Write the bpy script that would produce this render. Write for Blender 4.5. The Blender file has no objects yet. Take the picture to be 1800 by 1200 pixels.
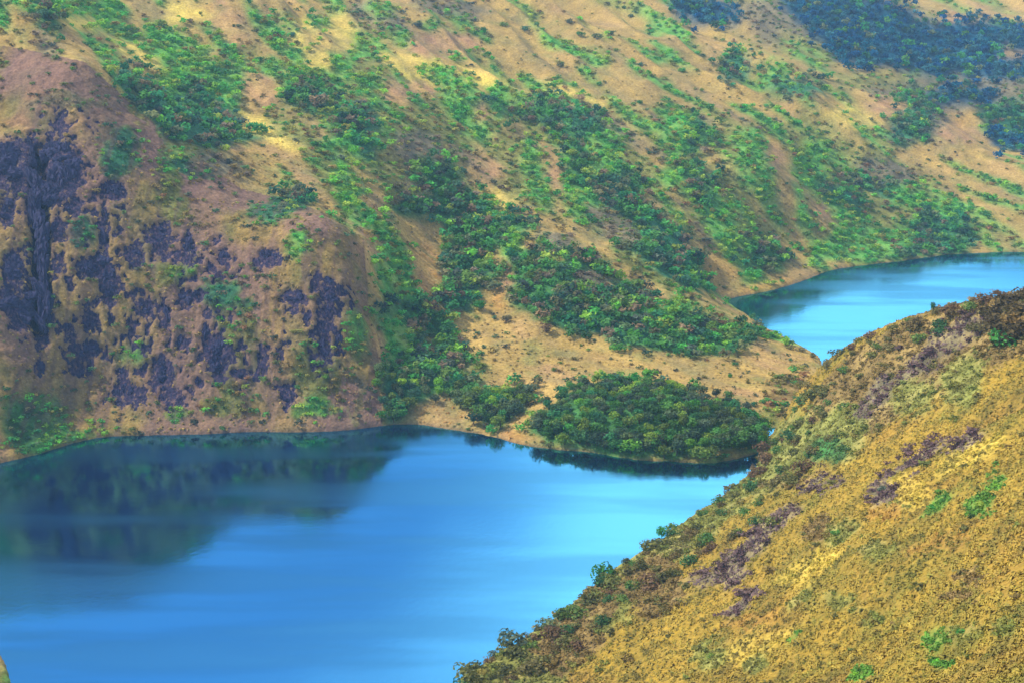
import bpy, math, random
import numpy as np
from mathutils import Vector

# ------------------------------------------------------------------ camera, sky, sun, exposure
scene = bpy.context.scene
CAM_H, PITCH, F = 250.0, math.radians(15.8), 2473.0      # F: focal length in photo pixels (1800 wide)
cam_data = bpy.data.cameras.new("camera")
cam_data.sensor_width = 36.0
cam_data.lens = 36.0 * F / 1800.0
cam_data.clip_start, cam_data.clip_end = 1.0, 40000.0
cam = bpy.data.objects.new("camera", cam_data)
cam.location = (0, 0, CAM_H)
cam.rotation_euler = (math.pi / 2 - PITCH, 0, 0)
scene.collection.objects.link(cam)
scene.camera = cam

SUN_EL, SUN_AZ = math.radians(48), math.radians(-80)     # azimuth clockwise from +Y
sd = Vector((math.sin(SUN_AZ) * math.cos(SUN_EL), math.cos(SUN_AZ) * math.cos(SUN_EL), math.sin(SUN_EL)))
sun_data = bpy.data.lights.new("sun", 'SUN')
sun_data.energy, sun_data.angle, sun_data.color = 4.8, math.radians(1.2), (1.0, 0.92, 0.78)
sun = bpy.data.objects.new("sun", sun_data)
sun.rotation_euler = (-sd).to_track_quat('-Z', 'Y').to_euler()
sun.location = (0, 0, 600)
scene.collection.objects.link(sun)

world = bpy.data.worlds.new("World")
scene.world = world
world.use_nodes = True
wn, wl = world.node_tree.nodes, world.node_tree.links
wn.clear()
w_out = wn.new("ShaderNodeOutputWorld")
w_bg = wn.new("ShaderNodeBackground"); w_bg.inputs[1].default_value = 0.15
sky = wn.new("ShaderNodeTexSky"); sky.sky_type = 'NISHITA'; sky.sun_disc = False
sky.sun_elevation = SUN_EL; sky.sun_rotation = SUN_AZ
sky.altitude = 1500; sky.air_density = 1.3; sky.dust_density = 0.0; sky.ozone_density = 1.2
# scattered fair-weather clouds over the whole sky: noise on a flat cloud layer
geo = wn.new("ShaderNodeTexCoord")
sep = wn.new("ShaderNodeSeparateXYZ"); wl.new(geo.outputs["Generated"], sep.inputs[0])
zc = wn.new("ShaderNodeMath"); zc.operation = 'MAXIMUM'; zc.inputs[1].default_value = 0.04
wl.new(sep.outputs[2], zc.inputs[0])
dx = wn.new("ShaderNodeMath"); dx.operation = 'DIVIDE'; wl.new(sep.outputs[0], dx.inputs[0]); wl.new(zc.outputs[0], dx.inputs[1])
dy = wn.new("ShaderNodeMath"); dy.operation = 'DIVIDE'; wl.new(sep.outputs[1], dy.inputs[0]); wl.new(zc.outputs[0], dy.inputs[1])
comb = wn.new("ShaderNodeCombineXYZ"); wl.new(dx.outputs[0], comb.inputs[0]); wl.new(dy.outputs[0], comb.inputs[1])
comb.inputs[2].default_value = 4.3
cadd = wn.new("ShaderNodeVectorMath"); cadd.operation = 'ADD'; cadd.inputs[1].default_value = (-9.6, 9.2, 0)
wl.new(comb.outputs[0], cadd.inputs[0])
cn = wn.new("ShaderNodeTexNoise"); cn.inputs["Scale"].default_value = 0.55; cn.inputs["Detail"].default_value = 6
cn.inputs["Roughness"].default_value = 0.45
wl.new(cadd.outputs[0], cn.inputs["Vector"])
cr = wn.new("ShaderNodeMapRange"); cr.interpolation_type = 'SMOOTHSTEP'
cr.inputs["From Min"].default_value = 0.42; cr.inputs["From Max"].default_value = 0.62
wl.new(cn.outputs[0], cr.inputs["Value"])
cm = wn.new("ShaderNodeMix"); cm.data_type = 'RGBA'
wl.new(cr.outputs[0], cm.inputs["Factor"]); wl.new(sky.outputs[0], cm.inputs["A"])
cm.inputs["B"].default_value = (10.6, 10.9, 11.2, 1)
wl.new(cm.outputs["Result"], w_bg.inputs[0]); wl.new(w_bg.outputs[0], w_out.inputs[0])

vs = scene.view_settings
vs.view_transform, vs.look, vs.exposure, vs.gamma = 'Standard', 'None', 0.25, 1.0
vs.use_curve_mapping = False
try:
    scene.cycles.volume_bounces = 1
    scene.cycles.max_bounces = 6
    scene.cycles.transparent_max_bounces = 6
except Exception:
    pass

# ------------------------------------------------------------------ helpers
RNG = np.random.default_rng(7)
random.seed(7)
CP, SP = math.cos(PITCH), math.sin(PITCH)
COLL = scene.collection

def at(px, py, Y):
    """ground point seen at photo pixel (px,py) whose northing is Y"""
    u, v = (px - 900) / F, (600 - py) / F
    t = Y / (CP + v * SP)
    return (t * u, Y, CAM_H + t * (-SP + v * CP))

def on_water(px, py):
    u, v = (px - 900) / F, (600 - py) / F
    t = CAM_H / (SP - v * CP)
    return (t * u, t * (CP + v * SP), 0.0)

def project(X, Y, Z):
    d = Y * CP + (CAM_H - Z) * SP
    up = Y * SP - (CAM_H - Z) * CP
    d = np.maximum(d, 1.0)
    return 900 + F * X / d, 600 - F * up / d, d

def _hash(ix, iy, iz, seed):
    h = (ix * 374761393 + iy * 668265263 + iz * 2147483647 + seed * 974634777) & 0xffffffff
    h = ((h ^ (h >> 13)) * 1274126177) & 0xffffffff
    h = ((h ^ (h >> 16)) * 2246822519) & 0xffffffff
    return ((h ^ (h >> 15)) & 0xffffff) / float(0xffffff)

def noise2(x, y, seed=0):
    ix, iy = np.floor(x).astype(np.int64), np.floor(y).astype(np.int64)
    fx, fy = x - ix, y - iy
    fx = fx * fx * fx * (fx * (fx * 6 - 15) + 10); fy = fy * fy * fy * (fy * (fy * 6 - 15) + 10)
    a = _hash(ix, iy, 0, seed); b = _hash(ix + 1, iy, 0, seed)
    c = _hash(ix, iy + 1, 0, seed); d = _hash(ix + 1, iy + 1, 0, seed)
    return (a + (b - a) * fx + (c - a) * fy + (a - b - c + d) * fx * fy) * 2 - 1

def noise3(x, y, z, seed=0):
    iz = np.floor(z).astype(np.int64); fz = z - iz
    fz = fz * fz * (3 - 2 * fz)
    ix, iy = np.floor(x).astype(np.int64), np.floor(y).astype(np.int64)
    fx, fy = x - ix, y - iy
    fx = fx * fx * (3 - 2 * fx); fy = fy * fy * (3 - 2 * fy)
    out = 0
    for k, wz in ((0, 1 - fz), (1, fz)):
        a = _hash(ix, iy, iz + k, seed); b = _hash(ix + 1, iy, iz + k, seed)
        c = _hash(ix, iy + 1, iz + k, seed); d = _hash(ix + 1, iy + 1, iz + k, seed)
        out = out + wz * (a + (b - a) * fx + (c - a) * fy + (a - b - c + d) * fx * fy)
    return out * 2 - 1

def fbm2(x, y, octs=4, seed=0, gain=0.5):
    s, a, n = 0, 1.0, 0
    for o in range(octs):
        s = s + a * noise2(x * 2 ** o + 17.3 * o, y * 2 ** o - 9.1 * o, seed + o); n += a; a *= gain
    return s / n

def sstep(a, b, x):
    t = np.clip((x - a) / (b - a), 0, 1)
    return t * t * (3 - 2 * t)

def fit_rbf(pts, eps):
    P = np.array(pts, float)
    xy, z = P[:, :2], P[:, 2]
    d = np.sqrt(((xy[:, None] - xy[None]) ** 2).sum(-1) + eps * eps)
    n = len(P)
    A = np.zeros((n + 3, n + 3)); A[:n, :n] = d - np.eye(n) * 2.0
    A[:n, n] = 1; A[:n, n + 1:] = xy / 500.0; A[n:, :n] = A[:n, n:].T
    w = np.linalg.lstsq(A, np.concatenate([z, [0, 0, 0]]), rcond=None)[0]
    def ev(X, Y):
        s = X.shape; x, y = X.ravel(), Y.ravel()
        o = np.full(x.shape, w[n]) + w[n + 1] * x / 500.0 + w[n + 2] * y / 500.0
        for i in range(n):
            o += w[i] * np.sqrt((x - xy[i, 0]) ** 2 + (y - xy[i, 1]) ** 2 + eps * eps)
        return o.reshape(s)
    return ev

def in_poly(px, py, poly):
    r = np.zeros(np.shape(px), bool)
    n = len(poly); j = n - 1
    for i in range(n):
        xi, yi = poly[i]; xj, yj = poly[j]
        c = ((yi > py) != (yj > py)) & (px < (xj - xi) * (py - yi) / (yj - yi + 1e-9) + xi)
        r ^= c; j = i
    return r

def mesh_np(name, co, quads=None, tris=None, smooth=True):
    """mesh from numpy arrays of quads and/or triangles"""
    me = bpy.data.meshes.new(name)
    nq = 0 if quads is None else len(quads); nt = 0 if tris is None else len(tris)
    loops = np.concatenate([np.asarray(a, np.int32).ravel() for a in (quads, tris) if a is not None and len(a)])
    tot = np.concatenate([np.full(nq, 4, np.int32), np.full(nt, 3, np.int32)])
    start = np.concatenate([[0], np.cumsum(tot)[:-1]]).astype(np.int32)
    me.vertices.add(len(co)); me.vertices.foreach_set("co", np.asarray(co, np.float32).ravel())
    me.loops.add(len(loops)); me.loops.foreach_set("vertex_index", loops)
    me.polygons.add(len(tot)); me.polygons.foreach_set("loop_start", start)
    me.polygons.foreach_set("loop_total", tot)
    me.polygons.foreach_set("use_smooth", np.full(len(tot), smooth, bool))
    me.update(calc_edges=True)
    return me

def set_col(me, name, rgb):
    a = me.attributes.new(name, 'FLOAT_COLOR', 'POINT')
    c = np.ones((len(me.vertices), 4), np.float32); c[:, :3] = rgb
    a.data.foreach_set("color", c.ravel())

def link(name, me, mat=None, parent=None):
    o = bpy.data.objects.new(name, me)
    COLL.objects.link(o)
    if mat is not None and me is not None and not me.materials:
        me.materials.append(mat)
    if parent is not None:
        o.parent = parent
    return o

def tag(o, label=None, cat=None, group=None, kind=None):
    for k, v in (("label", label), ("category", cat), ("group", group), ("kind", kind)):
        if v:
            o[k] = v
    return o

# ------------------------------------------------------------------ materials
def new_mat(name):
    m = bpy.data.materials.new(name); m.use_nodes = True
    nt = m.node_tree; nt.nodes.clear()
    out = nt.nodes.new("ShaderNodeOutputMaterial")
    return m, nt.nodes, nt.links, out

def ground_material(cliff=False):
    m, n, l, out = new_mat("cliff_face" if cliff else "ground_cover")
    b = n.new("ShaderNodeBsdfPrincipled"); b.inputs["Roughness"].default_value = 0.95
    b.inputs["Specular IOR Level"].default_value = 0.1
    at_ = n.new("ShaderNodeAttribute"); at_.attribute_name = "ground"
    tc = n.new("ShaderNodeTexCoord")
    n1 = n.new("ShaderNodeTexNoise"); n1.inputs["Scale"].default_value = 0.55; n1.inputs["Detail"].default_value = 8
    n1.inputs["Roughness"].default_value = 0.7
    l.new(tc.outputs["Object"], n1.inputs["Vector"])
    mr = n.new("ShaderNodeMapRange"); mr.inputs["From Min"].default_value = 0.25; mr.inputs["From Max"].default_value = 0.75
    mr.inputs["To Min"].default_value = 0.45; mr.inputs["To Max"].default_value = 1.5
    l.new(n1.outputs[0], mr.inputs["Value"])
    mx = n.new("ShaderNodeMix"); mx.data_type = 'RGBA'; mx.blend_type = 'MULTIPLY'; mx.inputs["Factor"].default_value = 1
    l.new(at_.outputs["Color"], mx.inputs["A"]); l.new(mr.outputs[0], mx.inputs["B"])
    base = mx.outputs["Result"]
    if cliff:                                                 # bare rock breaks through the grass with ragged edges
        ra = n.new("ShaderNodeAttribute"); ra.attribute_name = "rock"
        mp = n.new("ShaderNodeMapping"); mp.inputs["Scale"].default_value = (1, 0.8, 0.45)
        l.new(tc.outputs["Object"], mp.inputs["Vector"])
        nr = n.new("ShaderNodeTexNoise"); nr.inputs["Scale"].default_value = 0.42; nr.inputs["Detail"].default_value = 7
        nr.inputs["Roughness"].default_value = 0.68
        l.new(mp.outputs[0], nr.inputs["Vector"])
        ad = n.new("ShaderNodeMath"); ad.operation = 'MULTIPLY_ADD'; ad.inputs[1].default_value = 3.6
        l.new(nr.outputs[0], ad.inputs[0]); l.new(ra.outputs["Fac"], ad.inputs[2])
        rm = n.new("ShaderNodeMapRange"); rm.inputs["From Min"].default_value = 2.34; rm.inputs["From Max"].default_value = 2.62
        l.new(ad.outputs[0], rm.inputs["Value"])
        nc = n.new("ShaderNodeTexNoise"); nc.inputs["Scale"].default_value = 0.9; nc.inputs["Detail"].default_value = 6
        l.new(mp.outputs[0], nc.inputs["Vector"])
        rr = n.new("ShaderNodeValToRGB")
        e = rr.color_ramp.elements
        e[0].position = 0.32; e[0].color = (0.012, 0.013, 0.040, 1); e[1].position = 0.72; e[1].color = (0.11, 0.07, 0.095, 1)  # navy and purple tones carry the shade and haze on the rock
        k = e.new(0.52); k.color = (0.042, 0.034, 0.075, 1)
        l.new(nc.outputs[0], rr.inputs[0])
        m2 = n.new("ShaderNodeMix"); m2.data_type = 'RGBA'
        l.new(rm.outputs[0], m2.inputs["Factor"]); l.new(base, m2.inputs["A"]); l.new(rr.outputs[0], m2.inputs["B"])
        base = m2.outputs["Result"]
    l.new(base, b.inputs["Base Color"])
    n2 = n.new("ShaderNodeTexNoise"); n2.inputs["Scale"].default_value = 0.35; n2.inputs["Detail"].default_value = 10
    n2.inputs["Roughness"].default_value = 0.65
    l.new(tc.outputs["Object"], n2.inputs["Vector"])
    bu = n.new("ShaderNodeBump"); bu.inputs["Strength"].default_value = 0.9; bu.inputs["Distance"].default_value = 1.2
    l.new(n2.outputs[0], bu.inputs["Height"]); l.new(bu.outputs[0], b.inputs["Normal"])
    l.new(b.outputs[0], out.inputs[0])
    return m

def water_material():
    m, n, l, out = new_mat("lake_water")
    dif = n.new("ShaderNodeBsdfDiffuse"); dif.inputs["Color"].default_value = (0.0, 0.012, 0.055, 1)
    b = n.new("ShaderNodeBsdfGlossy"); b.inputs["Color"].default_value = (0.15, 0.61, 1.0, 1)
    ms = n.new("ShaderNodeMixShader")
    l.new(dif.outputs[0], ms.inputs[1]); l.new(b.outputs[0], ms.inputs[2])
    tc = n.new("ShaderNodeTexCoord")
    mp = n.new("ShaderNodeMapping"); mp.inputs["Scale"].default_value = (0.006, 0.03, 1)
    mp.inputs["Rotation"].default_value = (0, 0, 0.35)
    l.new(tc.outputs["Object"], mp.inputs["Vector"])
    n1 = n.new("ShaderNodeTexNoise"); n1.inputs["Scale"].default_value = 1.0; n1.inputs["Detail"].default_value = 3
    l.new(mp.outputs[0], n1.inputs["Vector"])
    mr = n.new("ShaderNodeMapRange"); mr.interpolation_type = 'SMOOTHSTEP'
    mr.inputs["From Min"].default_value = 0.42; mr.inputs["From Max"].default_value = 0.66
    mr.inputs["To Min"].default_value = 0.08; mr.inputs["To Max"].default_value = 0.19
    l.new(n1.outputs[0], mr.inputs["Value"]); l.new(mr.outputs[0], b.inputs["Roughness"])
    mf = n.new("ShaderNodeMapRange"); mf.interpolation_type = 'SMOOTHSTEP'
    mf.inputs["From Min"].default_value = 0.40; mf.inputs["From Max"].default_value = 0.62
    mf.inputs["To Min"].default_value = 0.80; mf.inputs["To Max"].default_value = 0.62
    l.new(n1.outputs[0], mf.inputs["Value"]); l.new(mf.outputs[0], ms.inputs[0])
    n2 = n.new("ShaderNodeTexNoise"); n2.inputs["Scale"].default_value = 0.35; n2.inputs["Detail"].default_value = 4
    l.new(tc.outputs["Object"], n2.inputs["Vector"])
    bu = n.new("ShaderNodeBump"); bu.inputs["Strength"].default_value = 0.035; bu.inputs["Distance"].default_value = 0.6
    l.new(n2.outputs[0], bu.inputs["Height"]); l.new(bu.outputs[0], b.inputs["Normal"])
    l.new(ms.outputs[0], out.inputs[0])
    return m

def leaf_material(name="leaves", through=0.4):
    m, n, l, out = new_mat(name)
    oi = n.new("ShaderNodeObjectInfo")
    at_ = n.new("ShaderNodeAttribute"); at_.attribute_name = "tint"
    mx = n.new("ShaderNodeMix"); mx.data_type = 'RGBA'; mx.blend_type = 'MULTIPLY'; mx.inputs["Factor"].default_value = 1
    l.new(oi.outputs["Color"], mx.inputs["A"]); l.new(at_.outputs["Color"], mx.inputs["B"])
    d = n.new("ShaderNodeBsdfPrincipled"); d.inputs["Roughness"].default_value = 0.75
    d.inputs["Specular IOR Level"].default_value = 0.2
    t = n.new("ShaderNodeBsdfTranslucent")
    l.new(mx.outputs["Result"], d.inputs["Base Color"]); l.new(mx.outputs["Result"], t.inputs["Color"])
    ms = n.new("ShaderNodeMixShader"); ms.inputs[0].default_value = through
    l.new(d.outputs[0], ms.inputs[1]); l.new(t.outputs[0], ms.inputs[2])
    l.new(ms.outputs[0], out.inputs[0])
    return m

def simple_material(name, col, scale=2.0, lo=0.6, hi=1.4, bump=0.5, dist=0.3):
    m, n, l, out = new_mat(name)
    b = n.new("ShaderNodeBsdfPrincipled"); b.inputs["Roughness"].default_value = 0.9
    b.inputs["Specular IOR Level"].default_value = 0.15
    tc = n.new("ShaderNodeTexCoord")
    n1 = n.new("ShaderNodeTexNoise"); n1.inputs["Scale"].default_value = scale; n1.inputs["Detail"].default_value = 8
    n1.inputs["Roughness"].default_value = 0.7
    l.new(tc.outputs["Object"], n1.inputs["Vector"])
    mr = n.new("ShaderNodeMapRange"); mr.inputs["From Min"].default_value = 0.3; mr.inputs["From Max"].default_value = 0.7
    mr.inputs["To Min"].default_value = lo; mr.inputs["To Max"].default_value = hi
    l.new(n1.outputs[0], mr.inputs["Value"])
    mx = n.new("ShaderNodeMix"); mx.data_type = 'RGBA'; mx.blend_type = 'MULTIPLY'; mx.inputs["Factor"].default_value = 1
    mx.inputs["A"].default_value = (*col, 1)
    l.new(mr.outputs[0], mx.inputs["B"]); l.new(mx.outputs["Result"], b.inputs["Base Color"])
    bu = n.new("ShaderNodeBump"); bu.inputs["Strength"].default_value = bump; bu.inputs["Distance"].default_value = dist
    l.new(n1.outputs[0], bu.inputs["Height"]); l.new(bu.outputs[0], b.inputs["Normal"])
    l.new(b.outputs[0], out.inputs[0])
    return m

M_GROUND, M_WATER, M_LEAF = ground_material(), water_material(), leaf_material()
M_CLIFF, M_GRASS = ground_material(True), leaf_material("grass_blades", 0.12)
M_BARK = simple_material("bark", (0.10, 0.075, 0.055), 6.0)
M_ROCK = simple_material("basalt", (0.030, 0.030, 0.072), 2.2, 0.4, 1.9, 1.0, 0.25)  # shade and haze are mixed into the dark navy of the crags

# ------------------------------------------------------------------ terrain heights
shore_near = [(0,812),(60,800),(110,783),(170,770),(300,763),(450,757),(570,757),(640,752),(690,742),(730,745),(790,755),(860,765),
              (900,778),(940,785),(1000,790),(1080,800),(1150,811),(1230,814),(1290,806),(1325,796),(1348,786)]
shore_far = [(1800,443),(1760,443),(1700,446),(1640,452),(1580,460),(1510,467),(1450,478),(1400,497),(1340,514),(1275,528),
             (1300,548),(1345,578),(1400,606),(1440,628)]
far_pts = []
for p in shore_near + shore_far:
    far_pts.append(on_water(*p))
# lake beds
for p in [(60,900),(250,850),(450,830),(600,820),(720,810),(860,840),(1000,870),(1150,880),(1250,860),(300,1000),(600,1000),(900,1000),
          (100,1150),(500,1180),(750,1100),(-250,1000)]:
    x, y, z = on_water(*p); far_pts.append((x, y, -12))
for p in [(1360,545),(1450,570),(1450,520),(1550,500),(1650,480),(1750,470),(1650,530),(1780,500),(1900,480),(2100,480)]:
    x, y, z = on_water(*p); far_pts.append((x, y, -10))
far_pts += [(150,720,4),(250,800,-10),(330,900,-10),(120,600,-14),(200,600,-14),(60,400,-14),(0,300,-14),(300,500,-14),(-100,250,-14)]
# the slopes: (pixel, northing)
for px, py, Y in [
    # left cliff and its shoulder
    (0,700,690),(0,600,712),(0,500,740),(0,350,785),(0,200,845),(0,100,890),(0,0,950),
    (150,700,722),(150,600,738),(150,450,768),(150,300,810),(150,180,850),(150,110,875),(60,15,940),
    (300,650,732),(300,500,766),(300,400,795),(300,320,828),(330,262,868),(200,165,872),(255,205,872),
    (450,650,733),(450,500,768),(450,420,796),(450,350,850),(600,650,735),(600,500,770),(600,400,815),(630,640,742),
    (640,560,765),(560,330,890),(480,300,905),
    # gully behind the cliff rim, upper left slopes
    (300,170,985),(400,230,960),(200,60,1060),(250,100,1030),(350,60,1100),(450,130,1050),(450,0,1180),(300,-60,1250),(150,0,1090),
    (560,230,980),(600,100,1130),(600,0,1280),(550,170,1040),
    # centre slopes
    (680,250,1000),(690,400,890),(650,330,930),(700,550,815),(690,640,768),(690,700,730),(760,450,905),(800,350,985),
    (760,640,768),(760,700,738),(750,150,1130),(750,50,1290),
    (850,690,750),(850,730,725),(900,250,1100),(900,150,1260),(900,50,1400),(900,-20,1520),
    (970,300,1060),(1000,200,1180),(1050,300,1090),(1050,120,1330),(1100,390,1010),(1080,40,1520),
    (1180,430,1000),(1200,300,1150),(1200,180,1310),(1220,470,1000),(1230,60,1560),(1200,0,1700),
    (1300,400,1090),(1330,470,1050),(1300,250,1230),(1350,130,1450),(1380,330,1170),(1400,440,1110),(1400,230,1290),
    (1500,400,1180),(1500,300,1280),(1480,200,1400),(1500,100,1640),(1450,40,1760),(1600,420,1190),(1600,300,1310),(1600,200,1450),
    (1580,120,1640),(1700,390,1210),(1700,300,1330),(1690,225,1430),(1750,255,1450),(1690,175,1560),(1800,390,1210),(1800,290,1340),
    (1800,230,1520),(1700,110,1760),(1800,120,1760),(1620,40,1900),(1720,20,2000),(1800,10,2050),(1600,-20,2100),
    # hump with the wood on it and the saddle
    (850,560,845),(900,500,885),(900,430,925),(950,405,935),(1000,425,925),(1050,450,922),(1120,500,905),(1180,525,895),(1260,550,880),
    (1330,588,862),(950,480,890),(1000,520,862),(1080,560,845),(1180,580,842),(1260,600,840),(930,562,838),(1010,590,826),(1090,610,815),
    (1160,624,808),(1260,628,806),(1330,603,838),(1150,440,950),(1060,430,960),
    (810,590,822),(870,600,812),(950,620,802),(1000,650,782),(1100,645,790),(1200,650,788),(1300,645,800),(1400,640,822),
    (900,680,758),(900,730,728),(960,700,736),(1060,690,729),(1150,690,726),(1250,705,721),(1330,720,736),(1400,690,760),
    (1000,745,694),(1100,745,685),(1200,755,680),(1290,765,684),(1360,760,712),(1420,660,795),(1050,780,681),(1180,790,673),(960,760,697)]:
    far_pts.append(at(px, py, Y))
# beyond the frame and the far mountains
far_pts += [(-400,640,30),(-420,760,150),(-450,900,230),(-380,1050,260),(-600,700,180),(-700,1000,300),(-900,600,200),(-350,560,8),
            (-420,480,40),(-600,400,120),(-195,446,7),(-189,462,1.5),(-182,446,2.5),(-172,424,3),(-196,480,-2),(-176,462,-5),(-162,430,-5),(-222,440,12),(-215,425,12),(-260,420,40),(-230,350,30),
            (-200,1500,255),(-600,1600,330),(-1000,1400,350),(0,1900,265),(-400,2300,360),(400,2100,235),(800,2500,270),(400,2800,330),
            (1300,2300,300),(1800,2000,340),(900,1900,190),(700,1250,20),(900,1300,70),(1000,1600,150),(700,1100,-6),(800,1000,10),(1000,1000,60),
            (1500,1500,240),(2000,1200,260),(0,3500,360),(1500,3500,360),(-1500,3000,400),(3000,3000,350),(-1500,2000,400),(-1800,1000,350),
            (2500,4500,350),(-2500,4500,380),(0,4800,350),(600,700,0),(450,600,-5)]
far_h = fit_rbf(far_pts, 14.0)

near_pts = [(-22,444,-1.5),(20,506,-1.5),(62,566,-1.5),(98,616,-1.5),(118,648,-1.5),(130,676,-1.5),(140,700,0.0)]
near_pts += [(-50,466,-14),(-10,526,-14),(32,586,-14),(74,640,-14),(96,676,-12)]
brow = [(1400,675,684),(1440,645,682),(1500,600,668),(1570,566,655),(1650,545,640),(1730,528,620),(1800,510,600),(1900,480,575),(2100,420,540)]
for px, py, Y in brow:
    x, y, z = at(px, py, Y)
    near_pts.append((x, y, z))
    near_pts.append((x + 25, y + 45, z * 0.62 - 4)); near_pts.append((x + 60, y + 120, -16))
for px, py, Y in [(1800,620,530),(1800,800,405),(1800,1000,300),(1800,1200,235),(1600,650,588),(1600,760,508),(1600,1000,365),(1600,1200,285),
                  (1400,740,640),(1400,820,560),(1400,900,488),(1400,1050,400),(1400,1200,345),(1200,960,530),(1200,1050,462),(1200,1200,392),
                  (1000,1090,484),(1000,1200,428),(900,1170,446),(2100,800,330),(2100,1200,180)]:
    near_pts.append(at(px, py, Y))
near_pts += [(-90,330,-2),(-150,220,0),(0,330,60),(-40,220,70),(40,120,160),(-60,100,110),(0,20,175),(150,60,220),(300,200,210),(-150,100,30),
             (-100,400,-14),(-160,330,-14),(450,500,180),(500,700,60),(400,760,-10),(600,300,260),(-200,0,60)]
near_h = fit_rbf(near_pts, 14.0)

def height(X, Y):
    zf, zn = far_h(X, Y), near_h(X, Y)
    zn = np.where((Y > 860) | ((X < -170) & (Y > 180)), -30, zn)
    # gullies and spurs running down the far slopes
    amp = sstep(12, 70, zf) * sstep(1000, 1150, Y + 0.35 * X) * 1.0
    ac, al = 0.85 * X + 0.53 * Y, 0.53 * X - 0.85 * Y
    wob = 22 * noise2(X / 130, Y / 130, 5)
    g = 1 - np.abs(noise2((ac + wob) / 62, al / 330, 11)) * 2
    g2 = 1 - np.abs(noise2((ac + wob) / 27, al / 160, 12)) * 2
    zf = zf + amp * (8.5 * g + 4.0 * g2)
    rough = sstep(3, 25, zf)
    zf = zf + rough * (3.0 * fbm2(X / 38, Y / 38, 4, 21) + 1.0 * fbm2(X / 7, Y / 7, 3, 31))
    rn = sstep(1.5, 14, zn)
    ridge = 1 - np.abs(noise2((0.57 * X + 0.82 * Y) / 24, (0.82 * X - 0.57 * Y) / 90, 41)) * 2
    zn = zn + rn * (1.1 * ridge + 1.6 * fbm2(X / 22, Y / 22, 4, 44) + 0.7 * fbm2(X / 5.5, Y / 5.5, 2, 47) + 0.28 * (0.5 - np.abs(noise2(X / 2.4, Y / 2.4, 48))))
    k = 4.0
    h = np.clip(0.5 + 0.5 * (zf - zn) / k, 0, 1)
    z = np.maximum(zn + (zf - zn) * h + k * h * (1 - h), -25)
    zs = np.clip(z, 0, 5)
    z = np.where((z > 0) & (z < 5), 5 * (zs / 5) ** 0.55, z) + 0.5 * fbm2(X / 6, Y / 6, 2, 51) * sstep(-2, 0.5, z) * sstep(9, 4, z)
    return z, zn > zf

def rows():
    r, y = [], 60.0
    while y < 5200:
        r.append(y)
        y += (8 if y < 200 else 1.35 if y < 460 else 2.0 if y < 655 else 0.95 if y < 930 else 2.3 if y < 1500 else
              5 if y < 2200 else 40)
    return np.array(r)
RY = rows()
cs = np.arange(-0.43, 0.4301, 0.00155)
RS = np.concatenate([np.linspace(-1.15, -0.43, 40)[:-1], cs, np.linspace(0.43, 1.15, 40)[1:]])
GS, GY = np.meshgrid(RS, RY)
GX = GS * GY
GZ, GNEAR = height(GX, GY)

def ground_at(X, Y):
    """height of the terrain sheet by bilinear lookup"""
    s = X / np.maximum(Y, 1)
    fi = np.interp(Y, RY, np.arange(len(RY))); fj = np.interp(s, RS, np.arange(len(RS)))
    i = np.clip(fi.astype(int), 0, len(RY) - 2); j = np.clip(fj.astype(int), 0, len(RS) - 2)
    a, b = fi - i, fj - j
    return (GZ[i, j] * (1 - a) * (1 - b) + GZ[i + 1, j] * a * (1 - b) + GZ[i, j + 1] * (1 - a) * b + GZ[i + 1, j + 1] * a * b)

YM = np.concatenate([np.arange(150, 950, 1.5), np.arange(950, 2600, 3.0)])
def hit(px, py):
    """first terrain point along the ray through photo pixel(s); rows of NaN where the ray meets water"""
    px, py = np.atleast_1d(np.asarray(px, float)), np.atleast_1d(np.asarray(py, float))
    out = np.full((len(px), 3), np.nan)
    for a in range(0, len(px), 400):
        u = (px[a:a + 400, None] - 900) / F; v = (600 - py[a:a + 400, None]) / F
        t = YM[None] / (CP + v * SP)
        X, Z = t * u, CAM_H + t * (-SP + v * CP)
        G = ground_at(X, np.broadcast_to(YM[None], X.shape))
        below = (Z <= G) | (Z < 0)
        k = below.argmax(1); ok = below.any(1)
        ii = np.arange(len(k))
        g = G[ii, k]; ok &= g > 0.3
        r = np.stack([X[ii, k], YM[k], g], 1); r[~ok] = np.nan
        out[a:a + 400] = r
    return out

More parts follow.
